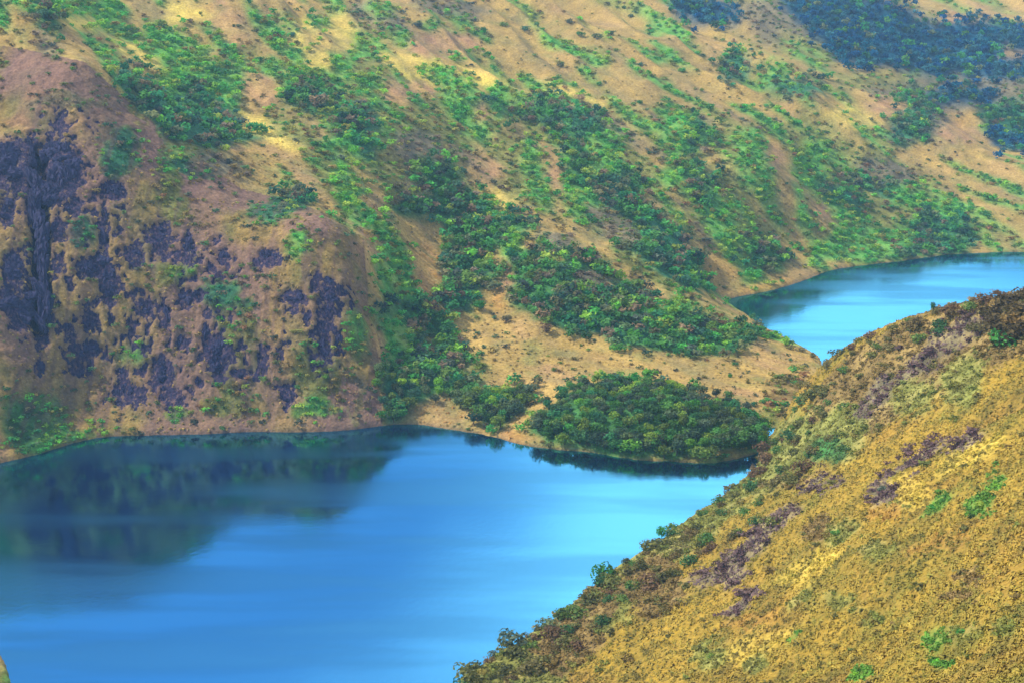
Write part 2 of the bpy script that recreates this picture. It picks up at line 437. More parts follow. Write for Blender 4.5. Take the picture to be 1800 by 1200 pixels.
# ------------------------------------------------------------------ what covers the ground, mapped from the photo (pixels of 1800x1200)
# codes: a dry grass, y yellow grass with sunlit brightness painted in, p pinkish bare ground, e orange earth, o olive scrub, g bright green shrubs, d dark wood,
#        t teal wood, b brown scrub, u grey-purple scrub, r rock, k far wood painted blue for haze and cloud shadow
def E(c, x, y, rx, ry, ang=0): return ('e', c, x, y, rx, ry, math.radians(ang))
def P(c, *pts): return ('p', c, pts)
COVER = [
    # upper left slopes
    E('o',330,190,120,80,40), E('g',175,25,45,30), E('g',215,62,25,15,30), E('d',80,20,22,45,-20), E('g',290,75,42,28,30), E('g',345,95,30,18,40),
    E('g',345,130,60,32,25), E('t',240,135,55,26,40), E('t',330,200,95,45,25), E('d',400,150,38,26,30), E('g',420,140,22,25), E('t',440,225,50,22,10),
    E('g',540,150,40,45,0), E('d',550,172,36,26), E('g',480,50,22,18), E('g',300,285,28,24), E('t',345,300,40,16,20), E('u',390,290,50,22),
    E('y',140,38,30,15), E('y',250,110,45,18,40), E('y',550,85,22,55,-20), E('p',400,45,22,45,-30), E('p',450,150,25,30,30), E('p',140,0,30,12), E('p',470,170,20,25),
    E('p',70,150,70,45), E('u',85,75,28,16,45), E('p',100,200,80,40), E('u',120,180,60,14), E('a',420,275,30,14,15),
    E('t',212,272,30,48,15), E('t',190,290,20,18), E('t',485,365,55,18,-15), E('g',525,425,16,26), E('p',265,255,18,40), E('o',560,280,20,60,-25), E('g',580,255,16,14), E('g',610,320,22,38,-25),
    E('g',610,112,22,28), E('d',615,210,34,28), E('t',640,230,22,50), E('u',660,30,50,18,20), E('g',670,15,18,14), E('u',790,12,70,14,8), E('o',640,130,40,20),
    E('g',125,10,30,18), E('o',200,110,30,16,40), E('g',385,165,30,16,30), E('g',300,150,34,16,30), E('g',470,120,20,14), E('y',470,230,60,16,30), E('y',330,25,40,16), E('y',600,60,20,40), E('o',430,95,24,16), E('g',520,95,18,18),
    E('g',575,140,24,18), E('o',500,220,40,16,30), E('g',640,90,22,14), E('g',560,40,20,12), E('o',700,190,30,40), E('g',780,200,26,20), E('g',830,210,30,14,30),
    # centre slopes
    E('p',780,75,60,22), E('y',740,120,75,22,15), E('y',840,140,60,14,12), E('y',1000,165,60,8,20), E('g',790,138,45,12,15), E('p',720,165,50,20), E('o',760,220,60,50), E('g',810,180,36,28,20), E('p',850,200,18,14),
    E('g',850,240,45,16,35), E('g',875,270,22,34,-25), E('o',900,300,38,70,-25), E('g',945,310,20,60,-15), E('u',730,260,45,30), E('u',745,290,55,38), E('d',770,305,40,22), E('o',690,310,25,40,-10),
    P('d',(690,350),(760,330),(850,330),(880,370),(940,390),(900,430),(800,440),(760,385),(680,375)),
    P('d',(850,170),(900,155),(960,175),(1040,190),(1078,240),(1095,290),(1150,365),(1195,430),(1262,515),(1200,510),(1150,470),(1060,420),(1000,380),(985,320),(1000,265),(960,225),(880,200)),
    E('t',1020,210,40,22,20), E('t',1070,320,45,40,40), E('t',1160,440,60,40,45), E('g',1060,270,34,40), E('g',1020,350,28,40,-20), E('g',900,170,40,14,20), E('u',1080,400,50,22,30), E('t',1200,470,40,30,40),
    E('p',855,290,34,16,38), E('p',975,300,16,42,-12), E('a',960,270,14,30,-10), E('y',880,355,36,12,30),
    # strips right of centre
    P('o',(1140,215),(1210,210),(1270,280),(1330,360),(1390,470),(1370,485),(1290,470),(1220,400),(1180,330)),
    E('g',1195,235,36,42,20), E('d',1235,240,20,36,-20), E('g',1180,310,20,22), E('d',1230,330,26,50,-25), P('g',(1290,240),(1320,230),(1345,290),(1360,340),(1340,350),(1300,320)),
    P('g',(1255,340),(1290,350),(1320,400),(1365,450),(1380,475),(1350,485),(1310,440),(1270,400)), E('d',1340,450,30,30,40), E('e',1250,275,12,18),
    P('o',(1310,220),(1420,212),(1500,255),(1570,275),(1640,310),(1670,350),(1600,380),(1520,370),(1440,330),(1390,270)),
    P('o',(1400,330),(1450,330),(1560,370),(1660,350),(1700,370),(1715,420),(1700,442),(1600,456),(1500,462),(1430,452),(1400,400)),
    E('g',1330,270,20,40), E('g',1420,300,30,28,30), E('t',1480,350,50,14,25), E('g',1500,430,70,30,10), E('g',1450,445,40,14), E('g',1560,430,60,26), E('d',1690,420,24,30), E('d',1620,440,50,16), E('g',1670,370,28,26,50),
    E('t',1640,400,40,30), E('u',1560,300,50,20,15), E('g',1450,270,40,16,25), E('g',1600,350,50,16,25), E('t',1530,330,40,12,25), E('g',1480,370,50,16,20),
    E('a',1380,320,16,58,-8), E('p',1365,275,22,16,40), E('p',1442,372,24,12,40), E('a',1445,402,18,16), E('a',1400,430,20,34,-30), E('e',1270,480,26,32,-35), E('e',1360,500,90,8,-14),
    # upper right
    E('k',1240,20,60,24,10), P('u',(1290,0),(1380,0),(1420,60),(1440,110),(1370,90),(1330,60)), E('o',1420,90,55,24,20), E('t',1290,115,26,26,40), E('g',1365,130,22,24), E('t',1400,155,50,13),
    E('o',1340,115,20,10), P('k',(1360,-20),(1385,25),(1430,65),(1480,112),(1560,122),(1650,137),(1820,142),(1820,45),(1740,38),(1640,40),(1600,15),(1560,0),(1500,-20)),
    P('u',(1500,130),(1820,142),(1820,200),(1700,190),(1640,250),(1560,250),(1550,190)), E('t',1600,205,38,45), E('k',1690,168,60,16), E('o',1530,140,60,12), P('t',(1715,195),(1770,175),(1820,180),(1820,268),(1770,258),(1735,230)),
    E('k',1780,250,40,14,10), E('e',1700,215,28,20), E('p',1690,235,40,16), E('p',1780,95,14,10), E('p',1700,28,60,10), E('y',1510,205,50,16), E('p',1560,190,34,18),
    E('t',1600,245,30,8),
    # centre foot slopes, hump, saddle
    P('a',(700,385),(760,380),(795,420),(785,470),(770,500),(735,500),(715,440)), E('g',695,490,28,62), E('d',820,470,40,60), E('t',800,525,30,18), E('p',640,430,24,30), E('e',750,470,22,36),
    P('d',(890,470),(930,430),(985,425),(1040,455),(1110,500),(1180,522),(1260,542),(1335,588),(1310,610),(1260,625),(1150,620),(1080,605),(1000,580),(920,552),(900,510)),
    E('u',1050,500,40,20,20), E('o',1120,480,70,22,28), E('a',1030,420,60,12,25), E('a',1130,500,55,12,38), E('o',1250,550,70,10,28), E('a',980,455,22,8), E('u',975,425,30,10),
    E('t',1060,575,80,20,15), E('g',1180,545,30,10), E('e',882,500,13,48,5), E('p',885,480,16,20),
    P('d',(650,560),(690,520),(740,520),(790,560),(815,610),(820,655),(870,690),(930,672),(937,700),(890,748),(842,752),(845,715),(770,695),(725,705),(705,742),(672,740),(668,650),(640,610)),
    E('g',700,600,30,40), E('g',870,700,30,16), E('t',690,700,16,40), E('p',660,610,20,40), E('b',760,612,20,12), E('o',840,640,22,22), E('e',770,728,50,18,8), E('u',625,700,18,42), E('p',622,700,12,30),
    P('d',(928,765),(958,722),(1000,690),(1070,668),(1150,674),(1230,690),(1295,722),(1345,750),(1343,780),(1300,803),(1225,812),(1150,808),(1080,798),(980,780)),
    E('b',1250,800,60,8,-5), E('e',900,770,28,10,15), E('o',1370,760,34,40), E('b',1390,700,40,40),
    # cliff
    E('g',60,745,62,48), E('d',40,740,34,40), E('g',130,760,40,16), E('t',145,412,24,30), E('o',305,485,28,22), E('g',320,480,16,14), E('t',380,515,34,22), E('t',425,540,24,12), E('o',440,590,22,22),
    E('g',235,622,26,15,-15), E('g',312,725,16,14), E('o',560,650,40,60), E('g',550,722,44,16,-10), E('o',400,715,50,14), E('g',625,590,14,40), E('b',450,720,20,10), E('o',300,350,30,50),
]
ROCKS = [(20,290,28,40),(55,268,7,34),(100,275,30,18),(112,310,28,24),(88,338,24,20),(62,345,15,50),(71,430,13,60),(74,530,13,62),(25,475,16,28),(36,545,22,30),
         (200,335,21,13),(184,410,7,42),(165,470,27,16),(192,500,14,30),(238,448,12,20),(283,418,14,22),(332,437,9,26),(372,472,8,7),(395,452,9,12),(475,452,17,13),
         (515,522,19,11),(562,482,8,10),(582,512,16,22),(573,560,14,20),(540,560,6,11),(570,606,9,30),(596,602,6,16),(252,540,14,15),(325,525,10,15),(347,523,8,8),
         (293,557,6,17),(160,567,14,16),(152,615,21,13),(121,577,9,8),(285,652,16,22),(291,690,10,16),(363,588,8,14),(385,628,14,32),(366,622,10,13),(350,673,8,8),
         (220,690,19,18),(425,655,16,8),(500,602,10,7),(505,695,11,15),(70,648,8,11),(318,603,8,11),(215,655,10,9),(130,360,14,16),(10,370,14,22),(105,400,12,20),(10,520,10,26)]
ROCKPAINT = [E('r',60,300,95,60), E('r',40,400,45,70), E('r',70,500,50,110), E('r',190,400,40,70), E('r',175,490,45,55), E('r',280,430,45,40), E('r',240,560,60,60), E('r',330,560,50,60),
             E('r',160,600,50,60), E('r',380,610,45,60), E('r',290,670,50,50), E('r',560,540,55,55), E('r',575,610,30,50), E('r',480,460,35,22), E('r',440,640,55,40), E('r',220,690,40,35), E('r',505,690,25,30),
             E('r',120,220,50,25), E('r',350,450,45,35), E('r',400,470,30,25)]
NEAR = [
    P('b',(1330,860),(1400,760),(1450,660),(1520,600),(1650,545),(1800,500),(1900,470),(1900,580),(1700,660),(1560,740),(1480,800),(1400,850)),
    P('o',(760,1230),(840,1110),(900,1060),(990,1040),(1060,975),(1160,940),(1260,860),(1330,790),(1400,800),(1330,870),(1250,940),(1160,1010),(1100,1090),(1020,1140),(980,1230)),
    E('b',1150,1030,50,50,-40), E('b',1000,1130,60,40,-40), E('b',1060,1040,40,40),
    E('o',1400,780,40,60,30), E('o',1480,760,40,50,30), E('d',1450,790,26,26), E('b',1790,565,60,60,-30),
    P('u',(1205,1030),(1220,1010),(1300,965),(1350,915),(1400,880),(1410,890),(1370,935),(1330,970),(1300,1022),(1290,1032)),
    E('u',1445,850,34,10,-15), P('u',(1525,885),(1535,845),(1600,795),(1660,770),(1720,752),(1725,772),(1640,805),(1590,840),(1565,878)), E('u',1310,1060,40,8,-35), E('u',1545,690,16,40,35), E('u',1520,720,12,20,30),
    E('u',1680,590,70,16,-25), E('u',1610,645,40,14,-30), E('o',1690,670,30,40,20), E('o',1600,700,40,30,-20),
    E('g',1750,852,26,16,-20), E('g',1720,888,26,16,-20), E('g',1640,890,26,14,-35), E('o',1690,640,40,14), E('o',1540,960,24,14), E('o',1580,890,30,12),
    E('o',1475,935,34,16,-20), E('o',1690,1110,26,14), E('o',1250,1150,30,24), E('g',1650,1162,22,10), E('g',1510,1190,20,10), E('o',1410,1050,30,14,-30), E('b',1440,935,26,16,-30),
    E('b',1700,1020,30,12), E('o',1320,1170,24,14), E('o',1480,1060,26,14), E('o',1530,1085,20,18), E('b',1680,1050,26,10), E('g',1650,1120,26,8,-20), E('o',1760,1100,24,12), E('g',1390,1120,16,8),
    E('e',1650,950,60,16,-10), E('e',1320,1090,50,10,-20), E('y',1420,1000,60,20,-25), E('y',1600,860,30,30), E('y',1700,800,60,20,-30), E('y',1330,1130,60,20,-25), E('e',1550,900,30,14),
]
CENTRE = [(560,120),(700,150),(860,150),(980,160),(1140,200),(1330,190),(1560,240),(1700,360),(1700,445),(1420,490),(1280,520),(1120,470),(1000,400),(880,380),(700,390),(640,330),(560,270)]
SADDLE = [(790,570),(930,555),(1090,605),(1270,625),(1330,590),(1450,620),(1450,720),(1330,720),(1200,690),(1000,700),(880,770),(760,745)]
CLIFFTOP = [(-200,830),(-200,60),(60,60),(150,110),(330,262),(560,370),(650,420),(672,752),(300,775),(60,815)] 
CODES = {c: i for i, c in enumerate('aypeogdtburk')}
def cover_at(px, py, wx, wy, table, jit=9.0):
    jx = px + jit * (noise2(wx / 9, wy / 9, 71) + 0.7 * noise2(wx / 3.5, wy / 3.5, 72))
    jy = py + jit * (noise2(wx / 9, wy / 9, 73) + 0.7 * noise2(wx / 3.5, wy / 3.5, 74))
    out = np.full(px.shape, -1, np.int8)
    for e in table:
        if e[0] == 'e':
            _, c, x, y, rx, ry, a = e
            ca, sa = math.cos(a), math.sin(a)
            dx, dy = jx - x, jy - y
            m = ((dx * ca + dy * sa) / rx) ** 2 + ((-dx * sa + dy * ca) / ry) ** 2 < 1.15
        else:
            m = in_poly(jx, jy, e[2])
        out[m] = CODES[e[1]]
    if table is COVER:                                        # thin scrub drifting through the dry slopes
        acx, alx = 0.85 * wx + 0.53 * wy, 0.53 * wx - 0.85 * wy
        s_ = fbm2((acx + 12 * noise2(wx / 60, wy / 60, 86)) / 17.0, alx / 70, 3, 87)
        thr = np.where(in_poly(px, py, CENTRE), -0.02, 0.2)
        thr = np.where(in_poly(px, py, CLIFFTOP), 0.5, thr)
        thr = np.where(in_poly(px, py, SADDLE), 0.9, thr)
        out[(out < 0) & (s_ > thr)] = CODES['o']
        out[(out == CODES['o']) & (s_ > 0.33) & (thr < 0.4)] = CODES['g']
        thr2 = in_poly(px, py, CENTRE) & (s_ < -0.36) & (out < 0)
        out[thr2] = CODES['u']
    out[out < 0] = 0
    return out

GCOL = np.array([(0.37,0.245,0.07),(0.82,0.62,0.11),(0.40,0.21,0.115),(0.46,0.24,0.06),(0.20,0.21,0.05),(0.10,0.34,0.055),(0.055,0.17,0.045),  # yellow grass is raised to paint the sunlit streaks
                 (0.045,0.17,0.075),(0.20,0.135,0.045),(0.16,0.14,0.085),(0.06,0.05,0.09),(0.01,0.07,0.12)])  # far wood floor takes the painted haze and cloud shadow

# ------------------------------------------------------------------ terrain sheets
PX, PY, PD = project(GX, GY, GZ)
fx, fy, wx, wy = PX.ravel(), PY.ravel(), GX.ravel(), GY.ravel()
near_m = GNEAR.ravel()
code = cover_at(fx, fy, wx, wy, COVER)
code[near_m] = cover_at(fx[near_m], fy[near_m], wx[near_m], wy[near_m], NEAR, 11.0)
# beyond the photo: scrub patches of the same kinds
outside = (fx < -30) | (fx > 1830) | (fy < -30) | (fy > 1230)
pn = fbm2(wx / 60, wy / 60, 3, 80)
code[outside & (pn > 0.18)] = CODES['o']; code[outside & (pn > 0.3)] = CODES['d']
code[outside & near_m] = 0
n_a, n_b, n_c = fbm2(wx / 26, wy / 26, 4, 81), fbm2(wx / 11, wy / 11, 4, 82), fbm2(wx / 4.2, wy / 4.2, 3, 83)
col = GCOL[code].copy()
def soften(c, n):
    c = c.reshape(*GZ.shape, 3)
    for _ in range(n):
        c[:, 1:-1] = 0.25 * c[:, :-2] + 0.5 * c[:, 1:-1] + 0.25 * c[:, 2:]
        c[1:-1] = 0.25 * c[:-2] + 0.5 * c[1:-1] + 0.25 * c[2:]
    return c.reshape(-1, 3)
ac_, al_ = 0.85 * wx + 0.53 * wy, 0.53 * wx - 0.85 * wy
streak = fbm2((ac_ + 10 * noise2(wx / 60, wy / 60, 84)) / 7.0, al_ / 70, 4, 85)
dry = np.isin(code, [0, 1, 2, 3])
mixin = lambda c, c2, w: c * (1 - w[:, None]) + np.array(c2) * w[:, None]
d = col[dry]
d = mixin(d, (0.42,0.235,0.125), 0.55 * sstep(0.05, 0.5, n_a[dry]))
d = mixin(d, (0.24,0.23,0.065), 0.8 * sstep(0.05, 0.45, n_b[dry]))
d = mixin(d, (0.52,0.35,0.09), 0.6 * sstep(0.05, 0.5, -n_b[dry]))
d = mixin(d, (0.24,0.15,0.09), 0.55 * sstep(0.2, 0.6, n_c[dry]))
d = mixin(d, (0.56,0.37,0.11), 0.6 * sstep(0.08, 0.45, streak[dry]))
d = mixin(d, (0.25,0.20,0.09), 0.6 * sstep(0.08, 0.45, -streak[dry]))
col[dry] = d
nd = near_m & dry
d = np.tile(np.array([(0.38,0.26,0.04)]), (nd.sum(), 1))
d = mixin(d, (0.46,0.30,0.035), 0.8 * sstep(0.0, 0.4, n_b[nd]))
d = mixin(d, (0.42,0.24,0.05), 0.6 * sstep(0.05, 0.45, n_a[nd]))
d = mixin(d, (0.25,0.22,0.04), 0.7 * sstep(0.05, 0.45, -n_b[nd]))
d = mixin(d, (0.20,0.12,0.04), 0.5 * sstep(0.15, 0.5, n_c[nd]))
ns = fbm2((0.82 * wx - 0.57 * wy) / 4.0, (0.57 * wx + 0.82 * wy) / 22.0, 4, 88)[nd]
d = mixin(d, (0.20,0.15,0.03), 0.7 * sstep(0.06, 0.42, ns))
d = mixin(d, (0.46,0.30,0.045), 0.6 * sstep(0.06, 0.42, -ns))
col[nd] = 0.5 * d + 0.5 * np.where((code[nd] == 0)[:, None], d, GCOL[code[nd]])
other = ~dry
gap = sstep(0.12, 0.42, n_c + 0.6 * streak) * np.isin(code, [4, 5, 8, 9])
col[other] *= (1 + 0.5 * n_b[other] + 0.5 * n_c[other])[:, None]
col[other] = mixin(col[other], (0.40,0.28,0.10), 0.5 * gap[other])
col[nd] *= (0.84, 0.82, 0.80)
col[near_m & (code == CODES['g'])] = (0.16, 0.25, 0.045)
col = soften(col, 5)
col *= (1 + 0.22 * n_c)[:, None]
# the cliff: exposed rock where the face is bare, ledges of dry grass between
cliff_poly = [(-120,830),(-120,60),(60,90),(150,110),(255,205),(330,262),(420,330),(560,370),(640,420),(650,560),(668,640),(672,752),(570,762),(300,770),(60,806)]
cliff_m = in_poly(fx, fy, cliff_poly) & ~near_m & (wy < 960)
def bare_rock(qx, qy, x3, y3, z3):
    rp = cover_at(qx, qy, x3, y3, ROCKPAINT, 14.0) > 0
    rkey = np.full(qx.shape, 9.0)
    for (x, y, rx, ry) in ROCKS:
        rkey = np.minimum(rkey, ((qx - x) / (rx * 1.25)) ** 2 + ((qy - y) / (ry * 1.25)) ** 2)
    rn = 0.55 * noise3(x3 / 4.6, y3 / 6.0, z3 / 9.0, 91) + 0.6 * noise3(x3 / 2.0, y3 / 2.4, z3 / 4.5, 92)
    return rn, np.clip(sstep(0.08, 0.26, rn + 0.06) * rp + sstep(1.25, 0.7, rkey + 1.1 * rn), 0, 1)
zz = GZ.ravel()
rn, rock = bare_rock(fx, fy, wx, wy, zz)
rock *= cliff_m
ledge = noise3(wx / 9, wy / 9, zz / 4.0, 93)
cc = col[cliff_m]
cc = cc * (0.72 + 0.15 * ledge[cliff_m])[:, None]
vst = fbm2(wx / 3.0, wy / 60.0, 3, 97)
cc = mixin(cc, (0.13,0.075,0.07), 0.55 * sstep(0.0, 0.5, vst)[cliff_m])
cc = mixin(cc, (0.22,0.125,0.10), 0.75 * sstep(-0.4, 0.3, noise2(wx / 30, wy / 30, 94))[cliff_m] * dry[cliff_m])
rc = np.array((0.034,0.030,0.072)) * (1 + 0.5 * rn[cliff_m])[:, None]
rc = mixin(rc, (0.10,0.055,0.085), sstep(0.1, 0.6, noise3(wx / 12, wy / 12, zz / 12, 95))[cliff_m])
w = rock[cliff_m][:, None]
rsoft = soften(np.repeat(rock[:, None], 3, 1), 6)[:, 0]
cc = mixin(cc, (0.15,0.088,0.10), 0.6 * rsoft[cliff_m])
col[cliff_m] = cc
# bare strip along the water
wet = sstep(1.2, 0.3, zz) * (zz > -3) * ~near_m
col = mixin(col, (0.13,0.085,0.055), 0.85 * wet * (0.6 + 0.6 * n_b))
col = np.clip(col, 0.01, 0.8)

# relief on the cliff: bare rock is cut back, ledges stand proud (moved along the surface normal)
gy_, gx_ = np.gradient(GZ)
e_r = np.stack([np.gradient(GX, axis=1), np.zeros_like(GX), gx_], -1)
e_y = np.stack([np.gradient(GX, axis=0), np.gradient(GY, axis=0), gy_], -1)
NRM = np.cross(e_r, e_y); NRM /= np.linalg.norm(NRM, axis=-1, keepdims=True) + 1e-9
NRM = NRM.reshape(-1, 3)
co = np.stack([GX, GY, GZ], -1).reshape(-1, 3)
edge = sstep(0.5, 8, zz)
disp = np.zeros(len(co))
disp += cliff_m * edge * (0.35 * rn * 1.0 + 0.4 * ledge - 1.3 * rock + 0.7 * np.abs(noise3(wx / 3, wy / 3, zz / 14, 96)))
chasm = np.exp(-((fx - 70) / 13) ** 2) * sstep(240, 275, fy) * sstep(610, 560, fy) * cliff_m
disp -= 9.0 * chasm
veg_low = np.isin(code, [4, 5, 6, 7, 8, 9, 11]) & ~cliff_m
disp += veg_low * 0.5 * n_c
co += NRM * disp[:, None]

region = np.full(len(co), 3, np.int8)                       # 3 hillside
region[in_poly(fx, fy, [(780,800),(640,770),(790,590),(850,565),(930,560),(1090,612),(1270,630),(1340,596),(1445,600),(1520,640),(1380,860),(1150,840),(900,800)]) & (wy < 900)] = 2
region[cliff_m] = 1
region[near_m] = 0
ny, nx = GZ.shape
idx = np.arange(ny * nx).reshape(ny, nx)
quads = np.stack([idx[:-1, :-1], idx[:-1, 1:], idx[1:, 1:], idx[1:, :-1]], -1).reshape(-1, 4)
keep = co[quads][:, :, 2].max(1) > -4.0
quads = quads[keep]
qreg = region[quads].min(1)
TNAMES = {0: "near_hillside", 1: "cliff", 2: "isthmus", 3: "hillside"}
TLAB = {0: "steep golden grass hillside falling to the lake", 1: "steep rocky cliff with dark bare rock above the lake",
        2: "low dry grass neck of land between two lakes", 3: "dry grass mountain slopes with green scrub behind the lakes"}
for r, nm in TNAMES.items():
    q = quads[qreg == r]
    u, inv = np.unique(q, return_inverse=True)
    me = mesh_np(nm, co[u], inv.reshape(-1, 4))
    set_col(me, "ground", col[u])
    if r == 1:
        ra = me.attributes.new("rock", 'FLOAT', 'POINT'); ra.data.foreach_set("value", (rock[u] * 1.0).astype(np.float32))
    tag(link(nm, me, M_CLIFF if r == 1 else M_GROUND), label=TLAB[r], kind="structure")

# ------------------------------------------------------------------ the two lakes
def sheet(name, x0, x1, y0, y1, label):
    me = bpy.data.meshes.new(name)
    me.from_pydata([(x0, y0, 0), (x1, y0, 0), (x1, y1, 0), (x0, y1, 0)], [], [(0, 1, 2, 3)])
    tag(link(name, me, M_WATER), label=label, kind="structure")
sheet("lake", -800, 900, 60, 797, "large blue lake below the cliff mirroring the sky")
sheet("lake", -800, 900, 797, 1400, "smaller pale blue lake beyond the neck of land")

# ------------------------------------------------------------------ plants: meshes
def leaf_cloud(n, lobes, leaf, rng, flat=0.0, up=0.25):
    """n leaf clumps spread over several lobes; returns vertices, quads and per-vertex brightness"""
    L = np.array(lobes)                                       # x y z r
    wgt = L[:, 3] ** 2; k = rng.choice(len(L), n, p=wgt / wgt.sum())
    dr = rng.normal(size=(n, 3)); dr[:, 2] = dr[:, 2] * (1 - flat) + up
    dr /= np.linalg.norm(dr, axis=1, keepdims=True)
    rad = L[k, 3] * (1.0 - 0.45 * rng.random(n) ** 2.0 + 0.12 * rng.random(n))
    c = L[k, :3] + dr * rad[:, None]
    nrm = dr + 0.38 * rng.normal(size=(n, 3)); nrm /= np.linalg.norm(nrm, axis=1, keepdims=True)
    a = np.cross(nrm, rng.normal(size=(n, 3))); a /= np.linalg.norm(a, axis=1, keepdims=True) + 1e-9
    b = np.cross(nrm, a)
    s = leaf * (0.55 + 0.9 * rng.random(n))[:, None]
    asp = (0.55 + 0.5 * rng.random(n))[:, None]
    v = np.stack([c - a * s - b * s * asp * 0.4, c + b * s * asp * -0.9 + nrm * s * 0.2, c + a * s + b * s * asp * 0.3, c + b * s * asp + nrm * s * 0.25], 1)
    br = (0.6 + 0.8 * rng.random(n))
    return v.reshape(-1, 3), np.arange(4 * n).reshape(n, 4), np.repeat(br, 4)

def crown_lobes(rng, kind):
    out = []
    if kind == 'tree':
        for _ in range(rng.integers(6, 10)):
            a, r = rng.random() * 6.28, 0.30 * math.sqrt(rng.random())
            out.append((r * math.cos(a), r * math.sin(a), 0.42 + 0.34 * rng.random() * (1 - r), 0.17 + 0.12 * rng.random()))
        out.append((0, 0, 0.5, 0.30))
    else:
        for _ in range(rng.integers(5, 9)):
            a, r = rng.random() * 6.28, 0.42 * math.sqrt(rng.random())
            out.append((r * math.cos(a), r * math.sin(a), 0.18 + 0.30 * rng.random() * (1 - r), 0.16 + 0.14 * rng.random()))
        out.append((0, 0, 0.24, 0.30))
    return out

def limb_mesh(name, rng, kind):
    """tapered trunk with a few limbs"""
    V, Q = [], []
    def tube(p0, p1, r0, r1, n=6):
        p0, p1 = Vector(p0), Vector(p1); ax = (p1 - p0).normalized()
        s = ax.orthogonal().normalized(); t = ax.cross(s); b = len(V)
        for p, r in ((p0, r0), (p1, r1)):
            for i in range(n):
                a = 6.2832 * i / n
                V.append(tuple(p + s * (math.cos(a) * r) + t * (math.sin(a) * r)))
        for i in range(n):
            Q.append((b + i, b + (i + 1) % n, b + n + (i + 1) % n, b + n + i))
    if kind == 'tree':
        bend = (rng.random() - .5) * 0.1, (rng.random() - .5) * 0.1
        tube((0, 0, -0.12), (bend[0], bend[1], 0.28), 0.035, 0.026)
        tube((bend[0], bend[1], 0.28), (bend[0] * 1.5, bend[1] * 1.5, 0.58), 0.026, 0.012)
        for i in range(4):
            a = 6.28 * (i + rng.random()) / 4
            tube((bend[0], bend[1], 0.26), (0.24 * math.cos(a), 0.24 * math.sin(a), 0.5 + 0.12 * rng.random()), 0.018, 0.007, 5)
    else:
        for i in range(6):
            a = 6.28 * (i + rng.random()) / 6
            tube((0.03 * math.cos(a), 0.03 * math.sin(a), -0.15), (0.3 * math.cos(a), 0.3 * math.sin(a), 0.3 + 0.1 * rng.random()), 0.02, 0.006, 5)
    return mesh_np(name, np.array(V), np.array(Q))

def crown_mesh(name, rng, kind, n, leaf):
    v, q, b = leaf_cloud(n, crown_lobes(rng, kind), leaf, rng)
    me = mesh_np(name, v, q, smooth=False)
    set_col(me, "tint", np.repeat(b[:, None], 3, 1))
    me.materials.append(M_LEAF)
    return me

TREE_CROWNS = [crown_mesh("tree_crown", np.random.default_rng(100 + i), 'tree', 300, 0.062) for i in range(7)]
TREE_TRUNKS = [limb_mesh("tree_trunk", np.random.default_rng(120 + i), 'tree') for i in range(3)]
SHRUB_CROWNS = [crown_mesh("shrub_crown", np.random.default_rng(140 + i), 'shrub', 260, 0.062) for i in range(7)]
SHRUB_STEMS = [limb_mesh("shrub_stems", np.random.default_rng(160 + i), 'shrub') for i in range(3)]
FAR_CROWNS = []
for i in range(8):
    r_ = np.random.default_rng(180 + i)
    FAR_CROWNS.append(leaf_cloud(56, crown_lobes(r_, 'tree' if i < 4 else 'shrub'), 0.12, r_, 0.0, 0.4))

PAL = {'g': [(0.11,0.36,0.045),(0.06,0.31,0.06),(0.17,0.38,0.045),(0.06,0.26,0.07),(0.24,0.36,0.06)],
       'd': [(0.05,0.21,0.05),(0.07,0.25,0.055),(0.04,0.15,0.06),(0.12,0.23,0.05),(0.14,0.15,0.08),(0.04,0.11,0.07)],
       't': [(0.03,0.19,0.09),(0.045,0.24,0.085),(0.035,0.13,0.09),(0.08,0.25,0.07),(0.11,0.16,0.09)],
       'o': [(0.20,0.22,0.055),(0.14,0.23,0.05),(0.23,0.20,0.07),(0.10,0.21,0.05),(0.07,0.18,0.06)],
       'b': [(0.19,0.14,0.05),(0.16,0.16,0.045),(0.20,0.12,0.06),(0.12,0.13,0.04)],
       'u': [(0.17,0.15,0.11),(0.13,0.17,0.08),(0.20,0.16,0.10),(0.09,0.17,0.08),(0.07,0.11,0.09)],
       'k': [(0.004,0.08,0.19),(0.006,0.10,0.18),(0.006,0.07,0.20),(0.03,0.14,0.20)],  # haze and cloud shadow put into the leaf blue
       'a': [(0.09,0.16,0.05),(0.12,0.17,0.05),(0.06,0.14,0.07),(0.17,0.14,0.06),(0.07,0.10,0.07)]}
MIXP = {'g': 'ggggo', 'd': 'dddtgu', 't': 'tttdgu', 'o': 'ooogb', 'u': 'uuuoo', 'k': 'kkkt', 'b': 'bbod', 'a': 'aaao'}
def pick(code_chr, rng, gain=1.32):
    k = MIXP[code_chr][rng.integers(len(MIXP[code_chr]))]
    c = np.array(PAL[k][rng.integers(len(PAL[k]))])
    return np.clip(c * (1.15, 1.0, 0.85) * gain * (0.6 + 0.7 * rng.random()), 0.004, 0.6)

